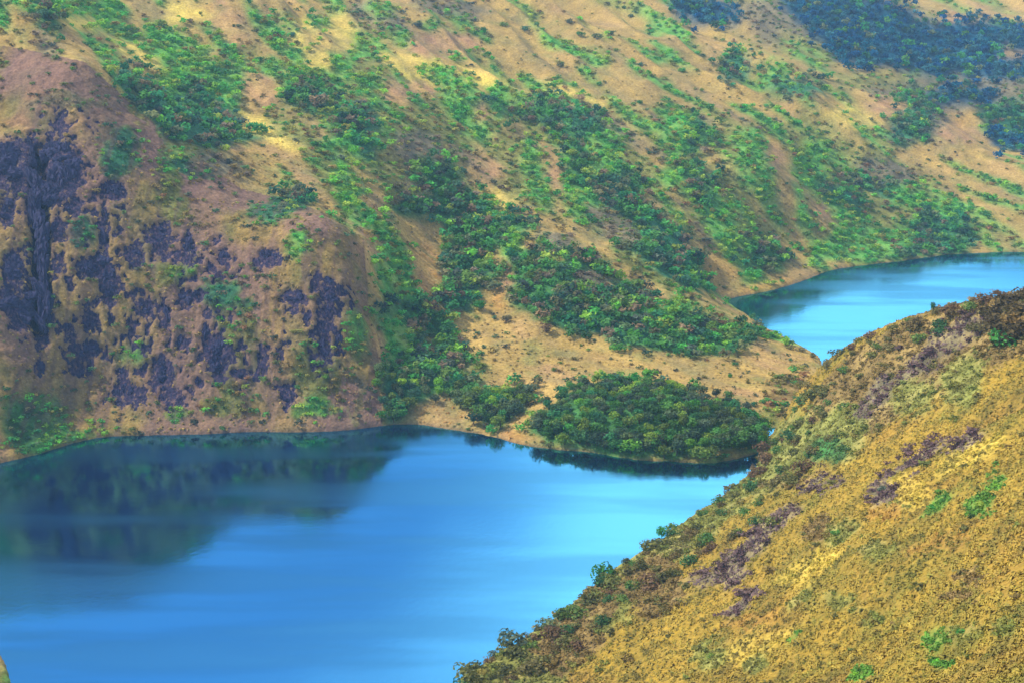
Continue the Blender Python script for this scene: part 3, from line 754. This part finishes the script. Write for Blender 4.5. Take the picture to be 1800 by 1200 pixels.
def plant(name, kind, pos, h, colour, rng, label, cat, group=None, wide=1.0, sink=0.0):
    """a tree or shrub: an Empty at its foot with trunk (or stems) and crown"""
    root = bpy.data.objects.new(name, None); COLL.objects.link(root)
    root.empty_display_size = 0.3
    root.location = (pos[0], pos[1], pos[2] - sink)
    root.rotation_euler = (0.12 * (rng.random() - .5), 0.12 * (rng.random() - .5), 6.28 * rng.random())
    root.scale = (h * wide, h * wide, h)
    tag(root, label, cat, group)
    if kind == 'tree':
        cr_, tr = TREE_CROWNS[rng.integers(7)], TREE_TRUNKS[rng.integers(3)]
    else:
        cr_, tr = SHRUB_CROWNS[rng.integers(7)], SHRUB_STEMS[rng.integers(3)]
    c = link("crown", cr_, None, root); c.color = (*colour, 1)
    link("trunk" if kind == 'tree' else "stem", tr, M_BARK, root)
    return root

class Mass:
    """many plants gathered into one mesh that reads as a single wood"""
    def __init__(self): self.v, self.q, self.c, self.n = [], [], [], 0
    def add(self, pos, h, wide, colour, rng, shrub=False):
        v, q, b = FAR_CROWNS[rng.integers(4, 8) if shrub else rng.integers(0, 4)]
        a = 6.28 * rng.random(); ca, sa = math.cos(a), math.sin(a)
        p = v * (h * wide, h * wide, h)
        p = np.stack([p[:, 0] * ca - p[:, 1] * sa, p[:, 0] * sa + p[:, 1] * ca, p[:, 2]], 1) + pos
        self.v.append(p); self.q.append(q + self.n); self.c.append(b[:, None] * colour); self.n += len(v)
    def build(self, name, label, cat=None):
        if not self.v: return
        me = mesh_np(name, np.concatenate(self.v), np.concatenate(self.q), smooth=False)
        set_col(me, "tint", np.concatenate(self.c)); me.materials.append(M_LEAF)
        tag(link(name, me), label, cat, kind="stuff")

# ------------------------------------------------------------------ plants: where they stand
rng = np.random.default_rng(11)
CHARS = 'aypeogdtburk'
_tens = {20: "twenty", 30: "thirty", 40: "forty", 50: "fifty"}
ORD = "first second third fourth fifth sixth seventh eighth ninth tenth eleventh twelfth thirteenth fourteenth fifteenth sixteenth seventeenth eighteenth nineteenth".split()
for t_ in (20, 30, 40, 50):
    ORD.append(_tens[t_][:-1] + "ieth"); ORD += [_tens[t_] + "-" + ORD[k] for k in range(9)]
def colour_word(c):
    r, g, b = c
    if b > 0.62 * g and g > 1.5 * r: return "teal"
    if g > 1.7 * r: return "bright green" if g > 0.2 else "dark green" if g < 0.12 else "green"
    if r > 1.15 * g: return "brown"
    if b > 0.65 * g: return "grey"
    return "olive"
def label_rows(items, per_row, form, descending=True):
    """items: (object, px, py, colour, height). Rows counted up from the water (or down), places counted from the left."""
    items = sorted(items, key=lambda t: -t[2] if descending else t[2])
    med = np.median([t[4] for t in items])
    for r in range(0, len(items), per_row):
        for k, t in enumerate(sorted(items[r:r + per_row], key=lambda t: t[1])):
            size = "tall" if t[4] > 1.12 * med else "low" if t[4] < 0.88 * med else "middling"
            t[0]["label"] = form.format(size=size, col=colour_word(t[3]), row=ORD[r // per_row], n=ORD[k])
def thin(pts, spacing):
    """keep points no closer than their spacing"""
    grid, keep = {}, []
    for i, (p, s) in enumerate(zip(pts, spacing)):
        if not np.isfinite(p[0]): continue
        g = (int(p[0] // 8), int(p[1] // 8)); ok = True
        for a in (-1, 0, 1):
            for b in (-1, 0, 1):
                for j in grid.get((g[0] + a, g[1] + b), ()):
                    if (pts[j][0] - p[0]) ** 2 + (pts[j][1] - p[1]) ** 2 < s * s: ok = False; break
                if not ok: break
            if not ok: break
        if ok: grid.setdefault(g, []).append(i); keep.append(i)
    return keep

NC = 42000
cpx, cpy = rng.random(NC) * 1860 - 30, rng.random(NC) * 850 - 25
H3 = hit(cpx, cpy)
ok = np.isfinite(H3[:, 0])
cpx, cpy, H3 = cpx[ok], cpy[ok], H3[ok]
nearp = (near_h(H3[:, 0], H3[:, 1]) > far_h(H3[:, 0], H3[:, 1])) & (H3[:, 1] < 860)
ccode = cover_at(cpx + rng.normal(size=len(cpx)) * 9, cpy + rng.normal(size=len(cpx)) * 7, H3[:, 0], H3[:, 1], COVER)
DENS = {'a': 0.075, 'y': 0.03, 'p': 0.04, 'e': 0.0, 'o': 0.55, 'g': 0.92, 'd': 1.0, 't': 0.95, 'b': 0.6, 'u': 0.9, 'k': 1.0, 'r': 0}
dens = np.array([DENS[c] for c in CHARS])[ccode]
sel = (rng.random(len(dens)) < dens) & ~nearp & (H3[:, 2] > 0.3)
cpx, cpy, H3, ccode = cpx[sel], cpy[sel], H3[sel], ccode[sel]
on_cliff = in_poly(cpx, cpy, cliff_poly) & (H3[:, 1] < 900)
SPC = {'a': 3, 'y': 3, 'p': 3, 'e': 3, 'o': 3.8, 'g': 3.5, 'd': 4.1, 't': 4.1, 'b': 3.4, 'u': 3.8, 'k': 6.5, 'r': 3}
spacing = np.array([SPC[c] for c in CHARS])[ccode] * np.where(on_cliff, 0.75, 1.0)
_, rk_ = bare_rock(cpx, cpy, H3[:, 0], H3[:, 1], H3[:, 2])
spacing = np.where(on_cliff & (rk_ > 0.15), 1e6, spacing)
H3[on_cliff & (rk_ > 0.15)] = np.nan
kp = thin(H3, spacing)
GROVES = [  # photo outline, label, group
    ([(920,770),(950,715),(1000,680),(1070,655),(1240,680),(1350,745),(1350,785),(1220,820),(1000,800)], "{size} {col} tree in promontory grove, {row} row from water, {n} from left", "trees of the promontory grove"),
    ([(890,470),(930,425),(985,420),(1340,585),(1310,615),(1260,630),(1080,610),(900,560)], "{size} {col} tree in the hump wood, {row} row from saddle, {n} from left", "trees of the wood on the hump"),
    ([(640,540),(690,510),(790,550),(830,650),(940,665),(940,705),(890,755),(660,755)], "{size} {col} tree in cliff foot gully, {row} row from water, {n} from left", "trees of the gully wood by the lake"),
]
treeish = [i for i in kp if CHARS[ccode[i]] in 'dtgk']
size_px = {i: 1.0 / H3[i, 1] for i in treeish}
grove_of = {}
for i in treeish:
    for g, (poly, lab, grp) in enumerate(GROVES):
        if in_poly(np.array([cpx[i]]), np.array([cpy[i]]), poly)[0]: grove_of[i] = g; break
chosen = sorted(grove_of, key=lambda i: H3[i, 1])[:295]
chosen_s = set(chosen)
grove_items = [[] for _ in GROVES]
masses = {k: Mass() for k in ("woodland", "far_woodland", "scrub", "cliff_scrub", "hill_scrub")}
for i in kp:
    c, p = CHARS[ccode[i]], H3[i]
    if i in chosen_s:
        h = (5.6 + 2.2 * rng.random()) * (1.25 if p[2] < 6 else 1.0)
        cl = pick(c, rng, 1.15) * (1.2, 0.97, 0.85); cl[0] = min(cl[0], 0.68 * cl[1])
        o = plant("tree", 'tree', p, h, cl, rng, "tree", "tree", GROVES[grove_of[i]][2], wide=0.95 + 0.35 * rng.random(), sink=0.06 * h)
        grove_items[grove_of[i]].append((o, cpx[i], cpy[i], cl, h))
        continue
    if on_cliff[i]: masses["cliff_scrub"].add(p - (0, 0, 0.3), 2.0 + 2.2 * rng.random(), 1.3, pick(c if c in PAL else 'a', rng), rng, True)
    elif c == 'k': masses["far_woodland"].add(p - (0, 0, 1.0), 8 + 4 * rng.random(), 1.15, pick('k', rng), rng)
    elif c in 'dt': masses["woodland"].add(p - (0, 0, 0.8), 5.2 + 3.6 * rng.random(), 1.25, pick(c, rng), rng)
    elif c == 'g': masses["woodland"].add(p - (0, 0, 0.4), 3.4 + 2.6 * rng.random(), 1.4, pick(c, rng), rng, rng.random() < .5)
    elif c in 'oub': masses["scrub"].add(p - (0, 0, 0.3), 2.4 + 3.0 * rng.random() ** 1.5, 1.45, pick(c, rng), rng, True)
    else: masses["hill_scrub"].add(p - (0, 0, 0.2), 1.3 + 2.6 * rng.random() ** 2, 1.25, pick('a', rng), rng, True)
for g_, its in enumerate(grove_items):
    label_rows(its, 22 if g_ == 0 else 12, GROVES[g_][1])
print("PLANTS", len(kp), "groves", len(grove_of), "chosen", len(chosen))
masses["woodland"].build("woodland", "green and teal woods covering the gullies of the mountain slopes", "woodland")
masses["far_woodland"].build("far_woodland", "forest on the farthest slope, painted blue for haze and cloud shadow", "woodland")
masses["scrub"].build("scrub", "olive and grey scrub spread over the mountain slopes", "scrub")
masses["cliff_scrub"].build("cliff_scrub", "green scrub clinging to the rocky cliff ledges", "scrub")
masses["hill_scrub"].build("hill_scrub", "tiny dark bushes dotted over the dry slopes", "scrub")

# ---- lone shrubs one can pick out on the dry slopes
LONE = [  # place, cover code, height, pixels
    ("lone dark bush on the pale slope near the top edge, {} from the left", 't', 7.5, [(735,46),(850,54),(886,46),(922,54),(1000,40),(1020,62),(1050,68),(1075,60),(1110,30)]),
    ("lone green bush on the dry slope above the central wood, {} from the left", 'd', 6.0, [(945,152),(975,152),(985,116),(1020,126),(1052,150),(1084,92),(1126,116),(1126,182),(1170,156),(1196,126)]),
    ("dark round bush on the tan strip right of the central wood, {} from the top", 't', 6.5, [(1086,216),(1081,252),(1138,238),(1145,320)]),
    ("small green bush on the golden shoulder above the bright green strips, {} from the left", 'g', 5.0, [(1232,160),(1248,190),(1280,200),(1346,188),(1372,162),(1448,154),(1300,165)]),
    ("small dark bush on the yellow slope right of the second lake, {} from the left", 'd', 4.0, [(1650,322),(1690,330),(1705,355),(1740,400),(1772,386),(1728,318),(1790,330)]),
    ("small bush on the dry grass of the saddle, {} from the left", 'o', 3.0, [(870,632),(930,620),(975,650),(1010,630),(1060,655),(1110,640),(1140,655),(1240,662),(1282,660),(1292,640),(1315,672),(1358,668)]),
    ("dark green tree standing at the head of the saddle, {} from the left", 'd', 6.5, [(800,530),(846,542),(890,566)]),
    ("dark bush on the upper left slope, {} from the left", 't', 4.5, [(190,72),(335,40),(395,92),(420,50),(450,55),(515,62)]),
    ("green bush at the far lake's edge of the saddle, {} from the left", 'd', 4.5, [(1345,588),(1362,592),(1385,605),(1408,616),(1428,626)]),
    ("green bush in the hollow between saddle and golden hillside, {} from the top", 'd', 4.5, [(1400,664),(1345,706),(1325,712),(1375,775),(1338,768)]),
]
for lab, c, h, pts in LONE:
    axis = 1 if "from the top" in lab else 0
    pts = sorted(pts, key=lambda p: p[axis])
    W = hit([p[0] for p in pts], [p[1] + 2 for p in pts])
    for k, (p, w3) in enumerate(zip(pts, W)):
        if not np.isfinite(w3[0]): print("LONE MISS", p); continue
        hh = h * (0.8 + 0.4 * rng.random()); iskind = 'tree' if 'tree' in lab else 'shrub'
        plant("tree" if iskind == 'tree' else "shrub", iskind, w3, hh, pick(c, rng), rng, lab.format(ORD[k]), "tree" if iskind == 'tree' else "shrub", "lone bushes on the dry slopes", wide=1.0 + 0.3 * rng.random(), sink=0.05 * hh)

# ---- shrubs of the near hillside
def fringe_points(poly, step):
    out = []
    for (x0, y0), (x1, y1) in zip(poly[:-1], poly[1:]):
        n = max(1, int(math.hypot(x1 - x0, y1 - y0) / step))
        for k in range(n):
            out.append((x0 + (x1 - x0) * k / n, y0 + (y1 - y0) * k / n))
    return out
EDGE = [(800,1196),(860,1150),(905,1110),(990,1062),(1020,1020),(1070,980),(1165,945),(1250,885),(1300,850),(1340,805),(1370,770),(1400,720),(1440,660)]
BROWL = [(1450,640),(1500,606),(1570,574),(1650,552),(1730,536),(1790,516)]
fr = []
for row, off in ((0, 4), (1, 20), (2, 40), (3, 66)):
    for x, y in fringe_points(EDGE, 15 + 3 * row):
        fr.append((x + off * 0.75 + rng.normal() * 7, y + off * 0.75 + rng.normal() * 7))
W = hit([p[0] for p in fr], [p[1] for p in fr])
k_ = thin(W, np.full(len(W), 2.5))
fr_items, br_items = [], []
for i in k_:
    w3 = W[i]
    h = 4.0 + 4.5 * rng.random() ** 1.8
    fp = PAL['ob'[rng.integers(2)]]; cl = np.array(fp[rng.integers(len(fp))]) * (0.7 + 0.5 * rng.random())
    o = plant("shrub", 'shrub', w3, h, cl, rng, "shrub", "shrub", "shrubs of the lakeside fringe", wide=1.1 + 0.5 * rng.random(), sink=0.1 * h)
    fr_items.append((o, fr[i][0], fr[i][1], cl, h))
label_rows(fr_items, 14, "{size} {col} shrub in lakeside fringe, {row} tier up the hillside, {n} from left")
br = []
for row, off in ((0, 3), (1, 20), (2, 42)):
    for x, y in fringe_points(BROWL, 26 + 6 * row):
        br.append((x + rng.normal() * 6, y + off + rng.normal() * 5))
W = hit([p[0] for p in br], [p[1] for p in br])
for i in thin(W, np.full(len(W), 3.4)):
    h = 4.5 + 3.5 * rng.random()
    fp = PAL['bbo'[rng.integers(3)]]; cl = np.array(fp[rng.integers(len(fp))]) * (0.75 + 0.45 * rng.random())
    o = plant("shrub", 'shrub', W[i], h, cl, rng, "shrub", "shrub", "shrubs on the hillside brow", wide=1.2 + 0.5 * rng.random(), sink=0.1 * h)
    br_items.append((o, br[i][0], br[i][1], cl, h))
label_rows(br_items, 60, "{size} {col} shrub on the hillside brow below the far lake, {n} from left")
SPECIAL = [
    ("big grey brown domed bush at the lake edge, lower centre", 'u', 11.0, 1.15, (905,1135)),
    ("dark green bush beside the big domed bush at the lake edge", 'd', 7.0, 1.2, (965,1105)),
    ("dark bush jutting over the water beside the narrow inlet", 'u', 8.0, 1.2, (1283,866)),
    ("dark green bush hanging over the bend of the lake edge", 'd', 10.0, 1.1, (1066,1016)),
    ("large dark brown bush crowning the hillside at the right edge", 'b', 15.0, 1.2, (1790,575)),
    ("second brown bush below the crowning one at the right edge", 'b', 12.0, 1.2, (1768,605)),
    ("brightest green bush high on the golden hillside, right side", 'g', 3.0, 1.45, (1752,858)),
    ("bright green bush just below the brightest one", 'g', 2.7, 1.6, (1722,890)),
    ("small bright green bush lowest of the three together", 'g', 2.0, 1.3, (1708,908)),
    ("yellowish green bush left of the bright green pair", 'g', 2.5, 1.5, (1640,896)),
    ("green bush at the bottom edge of the golden hillside", 'g', 1.7, 1.5, (1505,1190)),
    ("low green bush near the bottom right, below the rest", 'g', 1.6, 1.7, (1650,1165)),
    ("olive bush on the lower golden slope near the bottom right corner", 'o', 2.0, 1.6, (1690,1116)),
    ("olive green bush at the lower left of the golden slope", 'o', 2.4, 1.6, (1250,1156)),
    ("dark olive bush in the middle of the golden slope", 'd', 2.6, 1.4, (1470,938)),
    ("brown bush next to the dark olive one mid slope", 'b', 2.6, 1.5, (1445,944)),
    ("olive bush at the head of the upper purple strip", 'o', 3.0, 1.4, (1690,680)),
    ("dark purple bush at the foot of the upper purple strip", 'u', 3.0, 1.3, (1550,862)),
    ("dark purple bush in the shaded fold below the brow", 'u', 4.0, 1.2, (1545,700)),
]
SW = hit([s[4][0] for s in SPECIAL], [s[4][1] for s in SPECIAL])
for (lab, c, h, wd, p), w3 in zip(SPECIAL, SW):
    if not np.isfinite(w3[0]): print("SPECIAL MISS", p); continue
    plant("bush", 'shrub', w3, h, pick(c, rng), rng, lab, "bush", None, wide=wd, sink=0.06 * h)
knob = sorted([(1742,556),(1760,548),(1775,540),(1790,530),(1752,580),(1772,572),(1790,562),(1764,604),(1784,596),(1796,588)])
for k, w3 in enumerate(hit([p[0] for p in knob], [p[1] for p in knob])):
    if np.isfinite(w3[0]):
        plant("bush", 'shrub', w3, 9.0 + 4 * rng.random(), np.array((0.115, 0.085, 0.035)) * (0.8 + 0.4 * rng.random()), rng, "dark brown bush in thicket on the hillside's right end, %s from left" % ORD[k], "bush", "dark thicket on the hillside brow", wide=1.15, sink=0.8)
for lab, h, p in [("slender lone tree rising from the lake edge against the water", 7.5, (1163,948)),
                  ("small dark tree on the brow against the far lake", 6.0, (1640,552)),
                  ("little tree leaning over the water left of the inlet", 6.0, (1322,836))]:
    w3 = hit([p[0]], [p[1]])[0]
    if np.isfinite(w3[0]):
        plant("tree", 'tree', w3, h, pick('d', rng), rng, lab, "tree", None, wide=0.7, sink=0.1)

# ---- low brush of the near hillside, in the colours of its patches
r3 = np.random.default_rng(77)
bx_, by_ = 780 + r3.random(9000) * 1050, 480 + r3.random(9000) * 740
W = hit(bx_, by_); W0 = np.nan_to_num(W)
okm = np.isfinite(W[:, 0]) & (near_h(W0[:, 0], W0[:, 1]) > far_h(W0[:, 0], W0[:, 1])) & (W0[:, 1] < 860) & (W0[:, 2] > 1.5)
W, bx_, by_ = W[okm], bx_[okm], by_[okm]
bc = cover_at(bx_ + 5 * r3.normal(size=len(bx_)), by_ + 5 * r3.normal(size=len(bx_)), W[:, 0], W[:, 1], NEAR, 11.0)
bd = np.array([{'o': 0.35, 'g': 0.6, 'd': 0.6, 'b': 0.4, 'u': 0.7, 'a': 0.025, 'y': 0.01, 'e': 0.02}.get(c, 0) for c in CHARS])[bc]
okm = r3.random(len(bd)) < bd
W, bc = W[okm], bc[okm]
brush = Mass()
NB = {'o': [(0.24,0.23,0.05),(0.19,0.22,0.045),(0.28,0.23,0.055)], 'g': [(0.11,0.26,0.035),(0.08,0.22,0.035),(0.16,0.28,0.045)], 'd': [(0.06,0.13,0.035),(0.08,0.16,0.04)],
      'b': [(0.25,0.18,0.055),(0.21,0.18,0.05),(0.27,0.19,0.055),(0.17,0.17,0.05)], 'u': [(0.17,0.10,0.10),(0.13,0.08,0.085),(0.20,0.13,0.115)]}
for i in thin(W, np.where(np.isin(bc, [0, 1, 3]), 3.0, 1.5)):
    c = CHARS[bc[i]]; c = c if c in NB else 'ob'[r3.integers(2)]
    hh = (1.5 + 1.6 * r3.random()) * (1.0 if W[i, 1] < 420 else 1.35)
    brush.add(W[i] - (0, 0, 0.25), hh, 1.35, np.array(NB[c][r3.integers(len(NB[c]))]) * (0.8 + 0.4 * r3.random()), r3, True)
brush.build("brush", "low olive, brown and purplish brush patching the golden hillside", "brush")

# ------------------------------------------------------------------ grass tussocks and low brush (uncountable)
def tussock_mesh(n, rng, blades=9):
    """unit tussocks as arrays of blades: returns (n,blades,3,3)"""
    a = rng.random((n, blades)) * 6.28; ln = 0.55 + 0.5 * rng.random((n, blades))
    zt = 0.30 + 0.32 * rng.random((n, blades))                # blades spring from the crown of the tussock and droop outwards
    bx, by = -0.06 * np.cos(a), -0.06 * np.sin(a)
    tx, ty, tz = ln * np.cos(a), ln * np.sin(a), 0.22 * rng.random((n, blades)) - 0.08
    w = 0.16 + 0.14 * rng.random((n, blades))
    sx, sy = -np.sin(a) * w, np.cos(a) * w
    v = np.stack([np.stack([bx - sx, by - sy, zt], -1), np.stack([tx, ty, tz], -1), np.stack([bx + sx, by + sy, zt], -1)], 2)
    return v
def tussocks(name, P3, size, colr, label, seed):
    r_ = np.random.default_rng(seed); n = len(P3)
    gx = (ground_at(P3[:, 0] + 2.5, P3[:, 1]) - ground_at(P3[:, 0] - 2.5, P3[:, 1])) / 5.0
    gy = (ground_at(P3[:, 0], P3[:, 1] + 2.5) - ground_at(P3[:, 0], P3[:, 1] - 2.5)) / 5.0
    nz = np.stack([-gx, -gy, np.ones(n)], 1); nz /= np.linalg.norm(nz, axis=1, keepdims=True)
    tx = np.stack([np.ones(n), np.zeros(n), gx], 1); tx /= np.linalg.norm(tx, axis=1, keepdims=True)
    ty = np.cross(nz, tx)
    u = tussock_mesh(n, r_)
    v = u[..., 0:1] * tx[:, None, None] + u[..., 1:2] * ty[:, None, None] + u[..., 2:3] * nz[:, None, None]
    v = v * size[:, None, None, None] + P3[:, None, None, :]
    nb = v.shape[1]
    me = mesh_np(name, v.reshape(-1, 3), tris=np.arange(n * nb * 3).reshape(-1, 3), smooth=False)
    br_ = 0.92 + 0.16 * r_.random((n, nb, 1, 1))
    c = np.broadcast_to(colr[:, None, None, :] * br_, (n, nb, 3, 3)).copy()
    set_col(me, "tint", c.reshape(-1, 3)); me.materials.append(M_GRASS)
    tag(link(name, me), label, "grass", kind="stuff")

r2 = np.random.default_rng(55)
n = 150000
tY = 200 + 490 * r2.random(n) ** 1.4; tX = (-0.08 + 0.55 * r2.random(n)) * tY
tz_n, tz_f = near_h(tX, tY), far_h(tX, tY)
tx_, ty_, td_ = project(tX, tY, tz_n)
m = (tz_n > 1.5) & (tz_n > tz_f) & (tx_ > 700) & (tx_ < 1900) & (ty_ < 1260)
tX, tY = tX[m][:36000], tY[m][:36000]
tZ = ground_at(tX, tY)
tx_, ty_, td_ = project(tX, tY, tZ)
tc_ = cover_at(tx_, ty_, tX, tY, NEAR, 11.0)
TC = np.array([(0.40,0.275,0.042),(0.50,0.36,0.04),(0.36,0.18,0.055),(0.42,0.215,0.04),(0.22,0.205,0.038),(0.12,0.26,0.03),(0.07,0.12,0.03),
               (0.07,0.12,0.06),(0.24,0.15,0.05),(0.20,0.125,0.115),(0.1,0.1,0.1),(0.1,0.1,0.1)])[tc_]
tn = fbm2(tX / 11, tY / 11, 4, 82); ta = fbm2(tX / 26, tY / 26, 4, 81)
dryt = np.isin(tc_, [0, 1, 2, 3])
tw = (0.7 * sstep(0.05, 0.45, -tn) * dryt)[:, None]; TC = TC * (1 - tw) + np.array((0.23,0.21,0.035)) * tw
tw = (0.6 * sstep(0.05, 0.45, ta) * dryt)[:, None]; TC = TC * (1 - tw) + np.array((0.38,0.22,0.045)) * tw
ts = fbm2((0.82 * tX - 0.57 * tY) / 4.0, (0.57 * tX + 0.82 * tY) / 22.0, 4, 88)
tw = (0.7 * sstep(0.06, 0.42, ts) * dryt)[:, None]; TC = TC * (1 - tw) + np.array((0.20,0.16,0.032)) * tw
tw = (0.6 * sstep(0.06, 0.42, -ts) * dryt)[:, None]; TC = TC * (1 - tw) + np.array((0.46,0.30,0.045)) * tw
tn2 = fbm2(tX / 5, tY / 5, 2, 89)
TC *= (1 + 0.35 * tn2)[:, None]
rr = r2.random(len(tX))
TC[rr < 0.04] = TC[rr < 0.04] * (0.7, 0.8, 0.7)
TC *= (0.82 + 0.22 * r2.random(len(tX)))[:, None] * (0.97, 1.03, 1.0)
tussocks("grass", np.stack([tX, tY, tZ], 1), 0.75 + 0.95 * r2.random(len(tX)) ** 1.6, TC, "golden tussock grass covering the near hillside", 56)

# dry tussocks on the cliff ledges, saddle and nearer slopes
cx_, cy_ = r2.random(15000) * 1500, 230 + r2.random(15000) * 590
W = hit(cx_, cy_)
okm = np.isfinite(W[:, 0]) & ~((near_h(np.nan_to_num(W[:, 0]), np.nan_to_num(W[:, 1])) > np.nan_to_num(W[:, 2]) - 3) & (np.nan_to_num(W[:, 1]) < 860)) & (np.nan_to_num(W[:, 2]) > 1.0)
W, cx_, cy_ = W[okm], cx_[okm], cy_[okm]
wc = cover_at(cx_, cy_, W[:, 0], W[:, 1], COVER)
_, rk = bare_rock(cx_, cy_, W[:, 0], W[:, 1], W[:, 2])
okm = np.isin(wc, [0, 1, 2, 3]) & (r2.random(len(wc)) < 0.5) & ((rk < 0.1) | (cx_ > 660))
W, wc = W[okm], wc[okm]
TC = GCOL[wc] * (0.65 + 0.7 * r2.random(len(wc)))[:, None]
gm = r2.random(len(wc)) < 0.22
TC[gm] = np.array((0.15,0.15,0.05)) * (0.7 + 0.6 * r2.random(gm.sum()))[:, None]
tussocks("grass", W, 0.8 + 0.9 * r2.random(len(W)) ** 2, TC, "dry tussock grass on the cliff ledges and the saddle", 57)

# ------------------------------------------------------------------ crags on the cliff
def crag_mesh(i):
    import bmesh
    bm = bmesh.new(); bmesh.ops.create_icosphere(bm, subdivisions=4, radius=1.0)
    v = np.array([x.co[:] for x in bm.verts])
    o = 37.1 * i
    q = np.sign(v) * np.abs(v) ** 0.8
    d1 = noise3(q[:, 0] * 1.6 + o, q[:, 1] * 1.6, q[:, 2] * 1.2, 301)
    d2 = noise3(q[:, 0] * 4.5 + o, q[:, 1] * 4.5, q[:, 2] * 2.4, 302)
    d3 = noise3(q[:, 0] * 10 + o, q[:, 1] * 10, q[:, 2] * 5.0, 303)
    st = np.round((d1 + 0.7 * d2) * 3.5) / 3.5
    q = q * (1 + 0.45 * st + 0.12 * d3)[:, None]
    for vert, c in zip(bm.verts, q): vert.co = c
    me = bpy.data.meshes.new("crag"); bm.to_mesh(me); bm.free()
    me.materials.append(M_ROCK)
    return me
CRAGS = [crag_mesh(i) for i in range(9)]
pieces = []
for k, (x, y, rx, ry) in enumerate(ROCKS):
    if rx * ry > 120:                                         # a big face is several blocks
        m_ = 3 if rx * ry < 400 else 5
        for b in range(m_):
            f_ = (b + 0.5) / m_ * 2 - 1
            tall = ry > rx
            pieces.append((x + rx * (0.5 * rng.normal() * 0.6 if tall else 0.75 * f_), y + ry * (0.75 * f_ if tall else 0.5 * rng.normal() * 0.6),
                           max(4, rx * (0.75 if tall else 0.5) * (0.7 + 0.5 * rng.random())), max(4, ry * (0.42 if tall else 0.7) * (0.7 + 0.5 * rng.random()))))
    else:
        pieces.append((x, y, rx, ry))
W = hit([r[0] for r in pieces], [r[1] for r in pieces])
crag_items = []
for i, ((x, y, rx, ry), w3) in enumerate(zip(pieces, W)):
    if not np.isfinite(w3[0]): continue
    m = project(w3[0], w3[1], w3[2])[2] / F
    o = link("rock_outcrop", CRAGS[i % 9])
    sx, sz = rx * m * 0.9, ry * m * 0.95
    o.scale = (sx, 0.5 * (sx + sz) * 0.5, sz)
    o.location = (w3[0] - 0.5, w3[1] + 2.0, w3[2] - 1.0)
    o.rotation_euler = (-0.6 + 0.3 * (rng.random() - .5), 0.5 * (rng.random() - .5), 0.35 + 0.8 * (rng.random() - .5))
    tag(o, "crag", "rock", "dark crags of the cliff")
    crag_items.append((o, x, y, (0.1, 0.1, 0.1), rx * ry))
items = sorted(crag_items, key=lambda t: t[2])
for r in range(0, len(items), 14):
    for k, t in enumerate(sorted(items[r:r + 14], key=lambda t: t[1])):
        t[0]["label"] = "%s dark crag in the cliff face, %s band from the top, %s from left" % ("big" if t[4] > 200 else "small" if t[4] < 90 else "middling", ORD[r // 14], ORD[k])

# ------------------------------------------------------------------ haze between here and the far slopes
def haze():
    x0, x1, y0, y1, z0, z1 = -6300, 6300, -300, 5600, -40, 520
    me = bpy.data.meshes.new("haze")
    me.from_pydata([(x0,y0,z0),(x1,y0,z0),(x1,y1,z0),(x0,y1,z0),(x0,y0,z1),(x1,y0,z1),(x1,y1,z1),(x0,y1,z1)], [],
                   [(0,3,2,1),(4,5,6,7),(0,1,5,4),(1,2,6,5),(2,3,7,6),(3,0,4,7)])
    m, n, l, out = new_mat("haze")
    v = n.new("ShaderNodeVolumePrincipled")
    v.inputs["Color"].default_value = (0.34, 0.62, 1.0, 1); v.inputs["Density"].default_value = 0.00008
    v.inputs["Anisotropy"].default_value = 0.2
    l.new(v.outputs[0], out.inputs["Volume"])
    o = link("haze", me, m); tag(o, "pale blue haze over the far slopes", "haze", kind="stuff")
haze()
